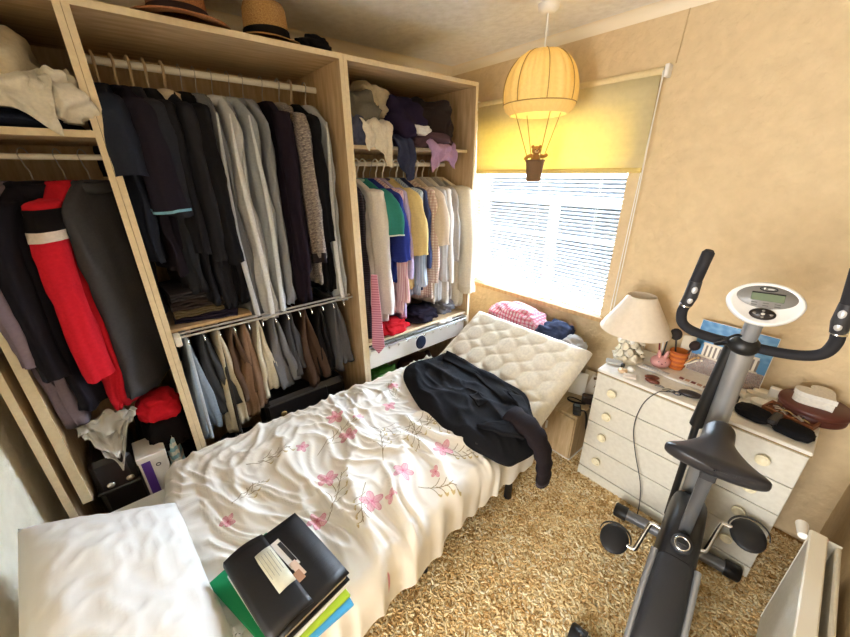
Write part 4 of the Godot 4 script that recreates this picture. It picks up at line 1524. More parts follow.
func build_radiator():
	var r := thing("radiator", "white panel radiator with top cap under the wall by the bike", "radiator", Vector3(0.255, 0, -1.02), deg_to_rad(1.2))
	var m := textured(Color("ece6d4"), T.mottle, 3.0, 0.4)
	var s := sb()
	bx(s, Vector3(-0.045, 0.10, -0.54), Vector3(-0.030, 0.585, 0.95), 0.005)
	put(s, "front_panel", m, r)
	s = sb()
	bx(s, Vector3(0.015, 0.10, -0.54), Vector3(0.030, 0.585, 0.95), 0.005)
	put(s, "rear_panel", m, r)
	s = sb()
	bx(s, Vector3(-0.050, 0.585, -0.545), Vector3(-0.006, 0.602, 0.955), 0.004)
	put(s, "top_cap", plain(Color("f3ecd9"), 0.35), r)
	s = sb()
	bx(s, Vector3(-0.046, 0.10, -0.548), Vector3(0.03, 0.59, -0.542), 0.002)
	put(s, "end_plate", m, r)
	s = sb()
	tube(s, [Vector3(-0.055, 0.555, -0.548), Vector3(-0.062, 0.555, -0.61)], [0.014, 0.018], 14)
	put(s, "valve_head", M.white, r)
	s = sb()
	tube(s, [Vector3(-0.005, 0.14, -0.56), Vector3(-0.005, 0.0, -0.56)], 0.008, 8)
	put(s, "pipe", M.whitemetal, r)

# ---------------------------------------------------------------- balloon pendant lamp
func build_pendant():
	var c := Vector3(-1.259, 0, -1.823)
	var l := thing("balloon_pendant", "yellow hot-air-balloon pendant lampshade hanging from the ceiling", "pendant lamp", Vector3(c.x, 1.70, c.z))
	var o := -1.70
	var s := sb()
	lathe(s, [[0.0, CEIL + o - 0.035], [0.03, CEIL + o - 0.035], [0.05, CEIL + o - 0.02], [0.052, CEIL + o]], Vector3.ZERO, 24)
	put(s, "ceiling_rose", M.white, l)
	s = sb()
	tube(s, [Vector3(0, CEIL + o - 0.03, 0), Vector3(0, 2.31 + o, 0)], 0.004, 8)
	put(s, "cord", M.white, l)
	# pleated fabric dome
	var fab := textured(Color("f9e59e"), T.mottle, 4.0, 0.9)
	fab.backlight_enabled = true
	fab.backlight = Color(0.64, 0.54, 0.26)
	s = sb()
	var prof := []
	for i in 25:
		var t := i / 24.0
		var a := t * PI * 0.58
		prof.append([0.038 + 0.147 * sin(a), 2.308 - 0.235 * (1.0 - cos(a)) / (1.0 - cos(PI * 0.58)) + o])
	var rows := []
	for i in prof.size():
		var row := []
		for j in 160:
			var a := TAU * j / 160.0
			var pl := 0.005 * sin(a * 28.0 + 2.5 * sin(a * 5.0) + 0.06 * i) * (1.0 - 0.5 * i / 24.0) + 0.004 * sin(a * 8.0) * 0.5
			var r: float = prof[i][0] + pl - 0.006 * pow(absf(cos(a * 4.0)), 12.0) * sin(PI * i / 24.0)
			row.append(Vector3(cos(a) * r, prof[i][1], sin(a) * r))
		rows.append(row)
	grid(s, rows, true, true)
	var last: Array = prof[-1]
	var lip := []
	for q in [[last[0] + 0.001, last[1]], [last[0] - 0.012, last[1] - 0.030], [last[0] - 0.038, last[1] - 0.048]]:
		var row := []
		for j in 160:
			var a := TAU * j / 160.0
			var r: float = q[0] + 0.002 * sin(a * 40.0)
			row.append(Vector3(cos(a) * r, q[1], sin(a) * r))
		lip.append(row)
	grid(s, lip, true, true)
	put(s, "shade", fab, l)
	var thread := plain(Color("a98a4a"), 0.8)
	for k in 8:
		s = sb()
		var a := TAU * k / 8.0
		var pts := []
		for q in prof:
			pts.append(Vector3(cos(a) * (q[0] + 0.003), q[1], sin(a) * (q[0] + 0.003)))
		tube(s, pts, 0.0022, 6)
		put(s, "rib", thread, l)
	s = sb()
	var hoop := []
	for i in 49:
		var a := TAU * i / 48.0
		hoop.append(Vector3(cos(a) * (last[0] + 0.003), last[1], sin(a) * (last[0] + 0.003)))
	tube(s, hoop, 0.0025, 6, false)
	put(s, "hoop", thread, l)
	# bulb and its faint light
	s = sb()
	ell(s, Vector3(0, 2.17 + o, 0), Vector3(0.03, 0.04, 0.03), Basis.IDENTITY, 16, 12)
	var em := plain(Color("fff2d8"), 0.5)
	em.emission_enabled = true
	em.emission = Color("ffe9c0")
	em.emission_energy_multiplier = 1.0
	put(s, "bulb", em, l)
	var om := OmniLight3D.new()
	om.name = "pendant_light"
	l.add_child(om)
	om.position = Vector3(0, 2.17 + o, 0)
	om.light_color = Color(1.0, 0.93, 0.8)
	om.light_energy = 0.022
	om.light_size = 0.03
	om.omni_range = 6.0
	om.omni_attenuation = 2.0
	om.shadow_enabled = true
	s = sb()
	tube(s, [Vector3(0, 2.31 + o, 0), Vector3(0, 2.20 + o, 0)], 0.016, 12)
	put(s, "bulb_holder", M.white, l)
	# strings and wicker basket
	var bx0 := Vector3(0.012, 0, 0)
	for k in 4:
		s = sb()
		var a := TAU * k / 4.0 + 0.5
		tube(s, [Vector3(cos(a) * 0.13, 2.04 + o, sin(a) * 0.13), bx0 + Vector3(cos(a) * 0.042, 1.805 + o, sin(a) * 0.042)], 0.0022, 6)
		put(s, "string", thread, l)
	s = sb()
	rows = []
	for i in 15:
		var t := i / 14.0
		var row := []
		for j in 48:
			var a := TAU * j / 48.0
			var r := lerpf(0.036, 0.048, t) + 0.0022 * sin(a * 12.0 + PI * (i % 2))
			row.append(bx0 + Vector3(cos(a) * r, 1.70 + 0.105 * t + o, sin(a) * r))
		rows.append(row)
	var inner := []
	for j in 48:
		var a := TAU * j / 48.0
		inner.append(bx0 + Vector3(cos(a) * 0.042, 1.79 + o, sin(a) * 0.042))
	rows.append(inner)
	grid(s, rows, true, false)
	fan(s, inner, bx0 + Vector3(0, 1.79 + o, 0), bx0 + Vector3(0, 1.2 + o, 0))
	fan(s, rows[0], bx0 + Vector3(0, 1.70 + o, 0), bx0 + Vector3(0, 2.0 + o, 0))
	put(s, "basket", textured(Color("8a6a4a"), T.fleck, 16.0, 0.9), l)
	s = sb()
	var rim := []
	for i in 25:
		var a := TAU * i / 24.0
		rim.append(bx0 + Vector3(cos(a) * 0.049, 1.805 + o, sin(a) * 0.049))
	tube(s, rim, 0.005, 6, false)
	put(s, "basket_rim", plain(Color("75563a"), 0.9), l)
	# teddy bear in the basket
	var t := thing("teddy_bear", "tiny golden teddy bear riding in the balloon lamp basket", "teddy bear", c + bx0 + Vector3(0, 1.79, 0), 0.75)
	var fur := textured(Color("b9833f"), T.fleck, 18.0, 1.0)
	s = sb()
	ell(s, Vector3(0, 0.022, 0), Vector3(0.026, 0.032, 0.024))
	put(s, "body", fur, t)
	s = sb()
	ell(s, Vector3(0, 0.066, 0.004), Vector3(0.024, 0.022, 0.022))
	var hd := put(s, "head", fur, t)
	for e in [-1, 1]:
		s = sb()
		ell(s, Vector3(0.019 * e, 0.084, 0.0), Vector3(0.009, 0.009, 0.005), Basis.IDENTITY, 10, 8)
		put(s, "ear", fur, hd)
		s = sb()
		ell(s, Vector3(0.008 * e, 0.070, 0.0245), Vector3(0.0025, 0.0025, 0.0015), Basis.IDENTITY, 8, 6)
		put(s, "eye", M.black, hd)
		s = sb()
		tube(s, curve([Vector3(0.02 * e, 0.04, 0.004), Vector3(0.042 * e, 0.036, 0.010), Vector3(0.06 * e, 0.046 if e > 0 else 0.02, 0.012)], 4), [0.010, 0.010, 0.010, 0.0095, 0.009, 0.009, 0.009, 0.009, 0.006], 10)
		put(s, "arm", fur, t)
	s = sb()
	ell(s, Vector3(0, 0.060, 0.024), Vector3(0.011, 0.008, 0.008), Basis.IDENTITY, 12, 8)
	put(s, "muzzle", plain(Color("d9b27a"), 0.9), hd)
	s = sb()
	ell(s, Vector3(0, 0.063, 0.032), Vector3(0.004, 0.003, 0.002), Basis.IDENTITY, 8, 6)
	put(s, "nose", M.black, hd)

# ---------------------------------------------------------------- clothes
func sp(v: float, e: float) -> float:
	return signf(v) * pow(absf(v), e)

func stripes(a: Color, b: Color, n: int, across := false, c := Color(0, 0, 0, 0)) -> ImageTexture:
	var im := Image.create(128, 128, false, Image.FORMAT_RGB8)
	for y in 128:
		for x in 128:
			var k := (y if across else x) * n * 2 / 128
			var col := a if k % 2 == 0 else b
			if c.a > 0.0:
				var q := y * n * 2 / 128
				if q % 2 == 1:
					col = col.lerp(c, 0.5)
			im.set_pixel(x, y, col)
	return ImageTexture.create_from_image(im)

func pattern_mat(tex: Texture2D, scale: float) -> StandardMaterial3D:
	return textured(Color.WHITE, tex, scale, 0.95, T.weave, 0.3)

func coat_hanger(at: Vector3, w: float, kind: String, turn: float, label: String, group: String):
	var h := thing("coat_hanger", label, "hanger", at, turn, group)
	var m: Material = {"plastic": M.white, "wire": M.steel, "velvet": cloth("c9b394"), "wood": M.board}[kind]
	var r: float = {"plastic": 0.0045, "wire": 0.0018, "velvet": 0.005, "wood": 0.006}[kind]
	var s := sb()
	var pts := [Vector3(0, -0.10, 0), Vector3(0, -0.05, 0), Vector3(0.012, -0.030, 0)]
	for i in 9:
		var a := -0.9 + i * 0.46
		pts.append(Vector3(cos(a) * 0.024, sin(a) * 0.024 + 0.003, 0))
	tube(s, pts, r * (0.5 if kind == "wood" else 1.0), 8)
	put(s, "hook", M.steel if kind == "wood" else m, h)
	for e in [-1, 1]:
		s = sb()
		tube(s, curve([Vector3(0, -0.10, 0), Vector3(e * w * 0.5, -0.118, 0), Vector3(e * w * 0.9, -0.165, 0)], 3), r * 1.4, 8)
		put(s, "arm", m, h)
	return h

# a garment hanging from its rail point; x is across the shoulders, z through the chest
func garment(called: String, label: String, cat: String, at: Vector3, o: Dictionary) -> Node3D:
	var t := thing(called, label, cat, at, o.get("yaw", 0.0), o.get("group", ""))
	var w: float = o.get("w", 0.215)
	var ln: float = o.get("len", 0.85)
	var th: float = o.get("th", 0.034)
	var sd: float = o.get("seed", 1.0)
	var lean: float = o.get("lean", 0.0)
	var amp: float = o.get("amp", 0.020)
	var nf: float = o.get("folds", 5.0)
	var m: Material = o.m
	var drift := func(sv: float) -> float: return lean * pow(maxf(0.0, (sv - 0.1) / ln), 1.2)
	var s := sb()
	var rows := []
	var NR := 26
	var NC := 44
	for i in NR + 1:
		var sv := lerpf(0.082, ln, pow(i / float(NR), 1.15))
		var sh := smoothstep(0.07, 0.20, sv)
		var W: float = lerpf(0.05, w, pow(sh, 0.6)) * (1.0 + 0.05 * smoothstep(0.3, ln, sv) * o.get("flare", 1.0))
		var D := lerpf(0.028, th, smoothstep(0.08, 0.4, sv))
		var fa := amp * smoothstep(0.12, ln * 0.8, sv)
		var row := []
		for j in NC:
			var a := TAU * j / NC
			var f := fa * sin(a * nf + sd * 2.3 + 1.6 * wob(sv * 2.2, sd * 7.0)) + fa * 0.5 * sin(a * (nf * 2.0 + 1.0) + sd * 5.0 + sv * 3.0)
			var x: float = sp(cos(a), 0.75) * (W + f * 0.6)
			var z := sp(sin(a), 0.85) * (D + f * 0.7)
			z += drift.call(sv) + 0.012 * wob(sv * 3.0, sd * 11.0, cos(a)) + 0.010 * wob(sv * 7.0, a, sd)
			var y := -sv
			if i == NR:
				y += 0.012 * wob(a * 1.5, sd * 3.0)
			row.append(Vector3(x, y, z))
		rows.append(row)
	var inner := []
	for v in rows[NR]:
		inner.append(Vector3(v.x * 0.93, v.y + 0.02, (v.z - drift.call(ln)) * 0.75 + drift.call(ln)))
	rows.append(inner)
	grid(s, rows, true, true)
	fan(s, rows[0], Vector3(0, -0.078, 0), Vector3(0, -0.5, 0))
	put(s, "body", m, t)
	# sleeves
	var sl: float = o.get("sleeve", 0.0)
	if sl > 0.0:
		var sm: Material = o.get("sm", m)
		for e in [-1, 1]:
			s = sb()
			var rr: float = o.get("sr", 0.062)
			var out: float = o.get("out", 0.03)
			var path := curve([Vector3(e * (w - 0.055), -0.135, 0.0), Vector3(e * (w - 0.01), -0.185, 0.004), Vector3(e * (w + out * 0.8), -0.135 - sl * 0.45, drift.call(sl * 0.5) + 0.008), Vector3(e * (w + out), -0.135 - sl, drift.call(sl + 0.1) + 0.004)], 7)
			var rad := []
			for i in path.size():
				var q := i / float(path.size() - 1)
				rad.append(lerpf(rr, rr * o.get("taper", 0.72), q) * (0.55 + 0.45 * smoothstep(0.0, 0.25, q)) + 0.004 * sin(q * 17.0 + sd))
			var srow := []
			for i in path.size():
				var q := i / float(path.size() - 1)
				var row := []
				for j in 24:
					var a := TAU * j / 24.0
					var cr := 0.006 * sin(a * 3.0 + sd + q * 2.0) * q + 0.0035 * sin(a * 7.0 + sd * 2.0) * q
					cr += 0.006 * wob(q * 6.0 * sl + sd, cos(a) * 1.4, sin(a) * 1.4 + q * 7.0 * sl) + 0.005 * pow(ridge(q * 5.0 * sl + a * 0.5, sd + sin(a), 3.0), 3.0) * smoothstep(0.1, 0.4, q)
					row.append(path[i] + Vector3(cos(a) * (rad[i] + cr), 0.004 * sin(a * 2.0 + sd) * q, sin(a) * (rad[i] * 0.62 + cr)))
				srow.append(row)
			grid(s, srow, true, true)
			put(s, "sleeve", sm, t)
			if o.has("cuff"):
				s = sb()
				var n := path.size()
				var e1: Vector3 = path[n - 1]
				var e0: Vector3 = path[n - 2]
				var d := (e1 - e0).normalized()
				var cl: float = o.get("cuffl", 0.02)
				var ra := []
				var rb := []
				for j in 24:
					var v: Vector3 = srow[n - 1][j]
					var hz := Vector3(v.x - e1.x, 0, v.z - e1.z).normalized() * 0.003
					rb.append(v + hz + d * 0.002)
					ra.append(v + hz - d * cl)
				grid(s, [ra, rb], true, true)
				put(s, "cuff", o.cuff, t)
			for q in o.get("bands", []):
				s = sb()
				var i0 := int(q[0] * (path.size() - 1))
				var i1 := maxi(i0 + 1, int(q[1] * (path.size() - 1)))
				var br := []
				for i in range(i0, i1 + 1):
					var row := []
					for j in 24:
						var v: Vector3 = srow[i][j]
						row.append(v + Vector3(v.x - path[i].x, 0, v.z - path[i].z).normalized() * 0.003)
					br.append(row)
				grid(s, br, true, true)
				put(s, "sleeve_band", q[2], t)
	# collar
	var col: String = o.get("collar", "")
	if col != "":
		s = sb()
		var cm: Material = o.get("cm", m)
		var big := 1.0 if col == "shirt" else 1.5 if col == "jacket" else 2.0
		var ring := []
		for i in 21:
			var a := TAU * i / 20.0
			ring.append(Vector3(cos(a) * 0.062 * (1.0 + (big - 1.0) * 0.3), -0.088 - 0.012 * big + 0.006 * sin(a * 2.0), sin(a) * 0.036 * (1.0 + (big - 1.0) * 0.4)))
		tube(s, ring, 0.014 * big, 8, false, 0.75)
		put(s, "collar", cm, t)
	if o.has("placket"):
		s = sb()
		for i in 1:
			var pp := []
			for k in 20:
				var sv := 0.12 + (ln - 0.19) * k / 19.0
				pp.append(Vector3(w * (1.03 + 0.06 * smoothstep(0.3, ln, sv)) + 0.006, -sv - 0.05, 0.012 * sin(sv * 5.0 + sd) + drift.call(sv) + th * 0.45))
			var pr := []
			for k in 20:
				pr.append(0.004 + 0.008 * smoothstep(0.0, 0.35, k / 19.0) * (1.0 - 0.4 * sin(k * 1.3) * 0.3))
			tube(s, pp, pr, 8, true, 0.45, Vector3(0, 0, 1))
		put(s, "front_edge", o.placket, t)
	return t

# a pair of trousers folded over a rack bar
func trousers(label: String, at: Vector3, o: Dictionary):
	var t := thing("trousers", label, "trousers", at, o.get("yaw", 0.0), "trousers on the pull-out rack")
	var ln: float = o.len
	var w: float = o.get("w", 0.16)
	var sd: float = o.seed
	for leg in 2:
		var s := sb()
		var rows := []
		for i in 19:
			var q := i / 18.0
			var sv := ln * q * (1.0 if leg == 0 else 0.93)
			var W := w * (1.0 - 0.12 * q + 0.05 * sin(q * 6.0 + sd))
			var D: float = lerpf(0.010, o.get("th", 0.022) * 1.3, smoothstep(0.0, 0.8, q))
			var off: float = o.get("lean", 0.0) * q * q + (D * 0.9 * (1 if leg == 0 else -1)) * smoothstep(0.0, 0.2, q)
			var row := []
			for j in 32:
				var a := TAU * j / 32.0
				var f := 0.011 * q * sin(a * 4.0 + sd * 3.0 + leg * 2.0 + 1.2 * wob(q * 2.0, sd)) + 0.005 * q * sin(a * 9.0 + sd + q * 4.0)
				row.append(Vector3(sp(cos(a), 0.55) * (W + f), 0.008 - sv, sp(sin(a), 0.62) * (D + f) + off + 0.008 * wob(q * 3.0, sd * 5.0 + leg)))
			rows.append(row)
		var lip := []
		for v in rows[18]:
			lip.append(Vector3(v.x * 0.9, v.y + 0.012, lerpf(v.z, o.get("lean", 0.0), 0.3)))
		rows.append(lip)
		grid(s, rows, true, true)
		fan(s, rows[0], Vector3(0, 0.010, 0), Vector3(0, -0.3, 0))
		put(s, "trouser_leg", o.m, t)
	if o.has("trim"):
		var s := sb()
		var pp := []
		for k in 12:
			var q := k / 11.0
			pp.append(Vector3(w * 0.93 + 0.012 * q, -ln * q * 0.97, o.get("lean", 0.0) * q * q + 0.012 * q))
		tube(s, pp, 0.008, 8, true, 0.5, Vector3(0, 0, 1))
		put(s, "side_stripe", o.trim, t)

func build_clothes():
	var hang := func(at: Vector3, w: float, kind: String, turn: float, desc: String): coat_hanger(at, w, kind, turn, desc, "hangers on the wardrobe rails")
	# middle unit
	var rx := FRONT - 0.28
	var ry := 2.15
	var marl := noise_tex(0.06, Color("2a2428"), Color("d9cfc2"), 128, 3, 77, FastNoiseLite.TYPE_SIMPLEX_SMOOTH, Vector2(1, 3))
	var mid := [
		["t_shirt", "navy short-sleeved t-shirt against the pale divider of the wardrobe", "t-shirt", -0.060, {"m": cloth("2a3040"), "len": 0.74, "sleeve": 0.27, "sr": 0.085, "taper": 1.0, "out": 0.045, "yaw": 0.06}, "velvet"],
		["polo_shirt", "black-purple polo shirt with light blue sleeve trim", "polo shirt", -0.115, {"m": cloth("221f2b"), "len": 0.80, "sleeve": 0.40, "sr": 0.085, "taper": 1.05, "out": 0.05, "cuff": cloth("7fb4c9"), "cuffl": 0.008, "yaw": 0.16, "collar": "shirt"}, "velvet"],
		["polo_shirt", "dark slate polo shirt beside the light-blue-trimmed one", "polo shirt", -0.165, {"m": cloth("2c2f37"), "len": 0.90, "sleeve": 0.42, "sr": 0.08, "taper": 0.95, "yaw": 0.12, "collar": "shirt"}, "velvet"],
		["shirt", "black shirt with collar next to the cream-collared jacket", "shirt", -0.215, {"m": cloth("1d1d22"), "len": 0.96, "sleeve": 0.58, "sr": 0.06, "collar": "shirt", "yaw": 0.10}, "velvet"],
		["jacket", "dark jacket with a cream fleece collar", "jacket", -0.275, {"m": cloth("25262c"), "len": 1.0, "sleeve": 0.62, "sr": 0.062, "collar": "sherpa", "cm": cloth("dccdb2", 14.0), "yaw": 0.10}, "velvet"],
		["jacket", "plain black jacket between the fleece-collared and grey jackets", "jacket", -0.335, {"m": cloth("18181c"), "len": 0.98, "sleeve": 0.64, "sr": 0.062, "collar": "jacket", "yaw": 0.06}, "wire"],
		["suit_jacket", "charcoal grey suit jacket beside the plain black jacket", "jacket", -0.388, {"m": cloth("77797d"), "len": 1.07, "collar": "jacket", "amp": 0.02, "folds": 6.0, "yaw": 0.08, "placket": cloth("c3c6ca")}, "wire"],
		["suit_jacket", "silvery pale grey suit jacket with shiny lining edge", "jacket", -0.450, {"m": cloth("cfd2d5"), "len": 1.10, "collar": "jacket", "amp": 0.022, "folds": 5.0, "th": 0.036, "yaw": 0.10, "placket": cloth("e8ecf0")}, "wire"],
		["suit_jacket", "blue-grey suit jacket beside the silvery one", "jacket", -0.520, {"m": cloth("a6adb4"), "len": 1.08, "collar": "jacket", "amp": 0.02, "folds": 6.0, "yaw": 0.10, "placket": cloth("d6dde3")}, "wire"],
		["suit_jacket", "mid grey suit jacket next to the black-purple jumper", "jacket", -0.578, {"m": cloth("8f9399"), "len": 1.04, "collar": "jacket", "amp": 0.018, "yaw": 0.08}, "wire"],
		["jumper", "black-purple knitted jumper hanging by the marled cardigan", "jumper", -0.665, {"m": cloth("221b27", 16.0), "len": 1.05, "th": 0.045, "sleeve": 0.74, "sr": 0.064, "out": 0.01, "yaw": 0.06}, "wire"],
		["cardigan", "black and cream marled cardigan on the rail", "cardigan", -0.745, {"m": pattern_mat(marl, 7.0), "len": 0.96, "sleeve": 0.70, "sr": 0.060, "collar": "jacket", "cm": cloth("9b9085"), "yaw": 0.05, "cuff": cloth("2a2428"), "cuffl": 0.05}, "wood"],
		["shirt", "black shirt squeezed between the marled cardigan and a pale jacket", "shirt", -0.805, {"m": cloth("151519"), "len": 1.02, "sleeve": 0.6, "sr": 0.055, "yaw": 0.04}, "velvet"],
		["suit_jacket", "pale steel-grey jacket by the wardrobe panel next to the shirts unit", "jacket", -0.880, {"m": cloth("b6bcc4"), "len": 1.09, "collar": "jacket", "amp": 0.02, "folds": 5.0, "placket": cloth("e6ebf0"), "yaw": 0.0}, "wood"],
	]
	var k := 0
	for g in mid:
		var o: Dictionary = g[4]
		o.seed = 1.0 + k * 1.7
		o.group = "clothes on the rail of the middle wardrobe unit"
		var at := Vector3(rx + o.get("dx", 0.0), ry, g[3])
		garment(g[0], g[1], g[2], at, o)
		hang.call(at, 0.2, g[5], o.get("yaw", 0.0), "%s hanger carrying the %s" % [{"velvet": "beige velvet", "wire": "thin wire", "wood": "wooden", "plastic": "white plastic"}[g[5]], short(g[1])])
		k += 1
	# narrow unit: coats turned towards the room
	rx = FRONT - 0.2
	ry = 1.812
	var red := cloth("cf2230")
	var left := [
		["fleece_jacket", "maroon fleece hanging against the wardrobe end board", "jacket", 0.345, {"m": cloth("5b1a24"), "len": 0.70, "w": 0.17, "yaw": -0.2, "collar": "jacket"}, "wire"],
		["fleece_jacket", "mauve-grey fleece jacket beside the black hoodie", "jacket", 0.295, {"m": cloth("7d6f78"), "len": 0.99, "w": 0.19, "yaw": -0.35, "collar": "jacket", "sleeve": 0.55}, "wire"],
		["hoodie", "black hooded top next to the red jacket", "hoodie", 0.215, {"m": cloth("1f1d24"), "len": 0.93, "w": 0.20, "th": 0.06, "yaw": -0.5, "collar": "hood", "sleeve": 0.62, "sr": 0.07}, "wire"],
		["sports_jacket", "bright red sports jacket with black and white sleeve bands", "jacket", 0.128, {"m": red, "len": 0.98, "w": 0.185, "th": 0.035, "yaw": -0.42, "collar": "jacket", "sleeve": 0.66, "sr": 0.066, "taper": 0.85, "out": 0.035, "bands": [[0.30, 0.44, cloth("191619")], [0.44, 0.50, cloth("e9ddd2")]]}, "wire"],
		["padded_vest", "dark grey padded sleeveless vest next to the pale divider", "vest", 0.060, {"m": cloth("46464a"), "len": 0.95, "w": 0.20, "th": 0.05, "yaw": -0.52, "collar": "jacket", "amp": 0.012, "folds": 3.0}, "wire"],
	]
	for g in left:
		var o: Dictionary = g[4]
		o.seed = 1.0 + k * 1.7
		o.group = "coats on the rail of the narrow wardrobe unit"
		var at := Vector3(rx + o.get("dx", 0.0), ry, g[3])
		garment(g[0], g[1], g[2], at, o)
		hang.call(at, 0.16, g[5], o.get("yaw", 0.0), "thin wire hanger carrying the %s" % short(g[1]))
		k += 1
	# unit by the window: shirts
	rx = FRONT - 0.28
	ry = 1.80
	var dots := stripes(Color("201f29"), Color("3a3342"), 12, true)
	var pin := stripes(Color("e6cfcf"), Color("c48f9a"), 10)
	var blue_stripe := stripes(Color("c3cfdc"), Color("8ea3bb"), 10)
	var check := stripes(Color("e8dfd2"), Color("c3a99a"), 8, false, Color("b98f84"))
	var bw := stripes(Color("1a191c"), Color("d8d4cc"), 8, true)
	var right := [
		["dress", "long black and white striped top against the wardrobe divider", "dress", -1.005, {"m": pattern_mat(bw, 4.0), "len": 1.10, "w": 0.19, "th": 0.016, "amp": 0.006, "yaw": 0.0}],
		["dress", "long black dotted dress beside the sheer white shirt", "dress", -1.045, {"m": pattern_mat(dots, 6.0), "len": 1.12, "w": 0.21, "th": 0.02, "amp": 0.01, "yaw": 0.08}],
		["shirt", "sheer white long-sleeved shirt in front of the teal polo", "shirt", -1.100, {"m": cloth("ece8e4"), "len": 0.96, "sleeve": 0.75, "sr": 0.066, "taper": 0.85, "collar": "shirt", "yaw": 0.28, "out": 0.02}],
		["polo_shirt", "teal green polo shirt with pale collar", "polo shirt", -1.150, {"m": cloth("3a8f88"), "len": 0.66, "sleeve": 0.26, "sr": 0.075, "taper": 1.0, "collar": "shirt", "cm": cloth("bfe0d6"), "yaw": 0.30, "out": 0.05, "cuff": cloth("e6efe9"), "cuffl": 0.006}],
		["t_shirt", "royal blue t-shirt showing under the teal polo", "t-shirt", -1.195, {"m": cloth("2a3788"), "len": 0.70, "sleeve": 0.42, "sr": 0.07, "taper": 0.95, "yaw": 0.30, "out": 0.05}],
		["shirt", "pink pin-striped long-sleeved shirt on the rail", "shirt", -1.240, {"m": pattern_mat(pin, 7.0), "len": 0.94, "sleeve": 0.70, "collar": "shirt", "yaw": 0.26}],
		["shirt", "lilac shirt between the pink striped shirt and the yellow polo", "shirt", -1.285, {"m": cloth("bfb0cf"), "len": 0.98, "sleeve": 0.55, "collar": "shirt", "yaw": 0.2}],
		["polo_shirt", "pale yellow polo shirt with dark collar", "polo shirt", -1.335, {"m": cloth("e6cf92"), "len": 0.78, "sleeve": 0.40, "sr": 0.078, "taper": 0.98, "collar": "shirt", "cm": cloth("4a4668"), "yaw": 0.26, "out": 0.05}],
		["shirt", "light blue striped shirt beside the yellow polo", "shirt", -1.390, {"m": pattern_mat(blue_stripe, 7.0), "len": 0.84, "sleeve": 0.62, "collar": "shirt", "yaw": 0.24}],
		["shirt", "navy shirt behind the light blue striped shirt", "shirt", -1.440, {"m": cloth("3a4366"), "len": 0.80, "sleeve": 0.5, "collar": "shirt", "yaw": 0.2}],
		["shirt", "beige-pink checked shirt beside the navy shirt", "shirt", -1.500, {"m": pattern_mat(check, 7.0), "len": 0.88, "sleeve": 0.62, "sr": 0.066, "collar": "shirt", "cm": cloth("c9a27c"), "yaw": 0.2}],
		["shirt", "sand-coloured short-sleeved shirt beside the checked shirt", "shirt", -1.550, {"m": cloth("dccbb4"), "len": 0.92, "sleeve": 0.36, "sr": 0.075, "taper": 1.0, "collar": "shirt", "yaw": 0.16, "out": 0.05}],
		["shirt", "pale grey shirt between the sand and white shirts", "shirt", -1.605, {"m": cloth("c4c3c2"), "len": 0.92, "sleeve": 0.62, "collar": "shirt", "yaw": 0.14}],
		["shirt", "off-white shirt next to the pale grey shirt", "shirt", -1.660, {"m": cloth("e3ded6"), "len": 0.95, "sleeve": 0.64, "collar": "shirt", "yaw": 0.12}],
		["shirt", "dove grey shirt next to the cream jacket", "shirt", -1.715, {"m": cloth("b7b3ad"), "len": 0.93, "sleeve": 0.5, "collar": "shirt", "yaw": 0.10}],
		["jacket", "cream linen jacket at the window end of the shirt rail", "jacket", -1.785, {"m": cloth("ece4d0"), "len": 1.0,  "w": 0.235, "dx": 0.0, "th": 0.045, "sleeve": 0.74, "sr": 0.075, "taper": 0.8, "out": 0.05, "collar": "jacket", "yaw": 0.22, "cuff": cloth("e3d9c2"), "cuffl": 0.05}],
	]
	for g in right:
		var o: Dictionary = g[4]
		o.seed = 1.0 + k * 1.7
		o.group = "shirts on the rail of the wardrobe unit by the window"
		var at := Vector3(rx + o.get("dx", 0.0), ry, g[3])
		garment(g[0], g[1], g[2], at, o)
		hang.call(at, 0.18, "plastic" if k % 3 else "wire", o.get("yaw", 0.0), "%s hanger carrying the %s" % ["white plastic" if k % 3 else "thin wire", short(g[1])])
		k += 1
	# trousers on the rack
	var tx := FRONT - 0.235
	for q in [
		["light blue denim jeans at the divider end of the trouser rack", -0.085, {"m": cloth("93a6bb"), "len": 0.60, "lean": 0.0, "trim": cloth("c3d0dc")}],
		["dark slate trousers beside the light blue jeans", -0.150, {"m": cloth("43474d"), "len": 0.50, "lean": -0.06, "th": 0.028}],
		["cream trousers with dark side stripe on the rack", -0.215, {"m": cloth("cdc3aa"), "len": 0.64, "lean": 0.0, "trim": cloth("3a3630")}],
		["dark brown cord trousers behind the tan ones", -0.275, {"m": cloth("5f4a3b"), "len": 0.46, "lean": -0.03}],
		["tan brown trousers next to the ivory ones", -0.335, {"m": cloth("836853"), "len": 0.58, "lean": 0.02, "th": 0.026}],
		["ivory trousers between tan and grey pairs", -0.400, {"m": cloth("d9d1bb"), "len": 0.50, "lean": 0.0, "w": 0.15}],
		["mid grey suit trousers on the rack", -0.480, {"m": cloth("76777a"), "len": 0.48, "lean": -0.05, "th": 0.028}],
		["charcoal trousers next to the mid grey pair", -0.560, {"m": cloth("4b4b4f"), "len": 0.42, "lean": -0.03}],
		["chocolate brown trousers on the rack", -0.645, {"m": cloth("4d3a2e"), "len": 0.53, "lean": -0.05, "th": 0.03}],
		["black trousers beside the chocolate brown pair", -0.735, {"m": cloth("1c1b1d"), "len": 0.50, "lean": -0.02}],
		["slate grey trousers at the panel end of the rack", -0.835, {"m": cloth("5f5f63"), "len": 0.50, "lean": -0.03, "th": 0.026}],
	]:
		var o: Dictionary = q[2]
		o.seed = 3.0 + k * 1.3
		trousers(q[0], Vector3(tx, 1.072, q[1]), o)
		k += 1
	build_piles()

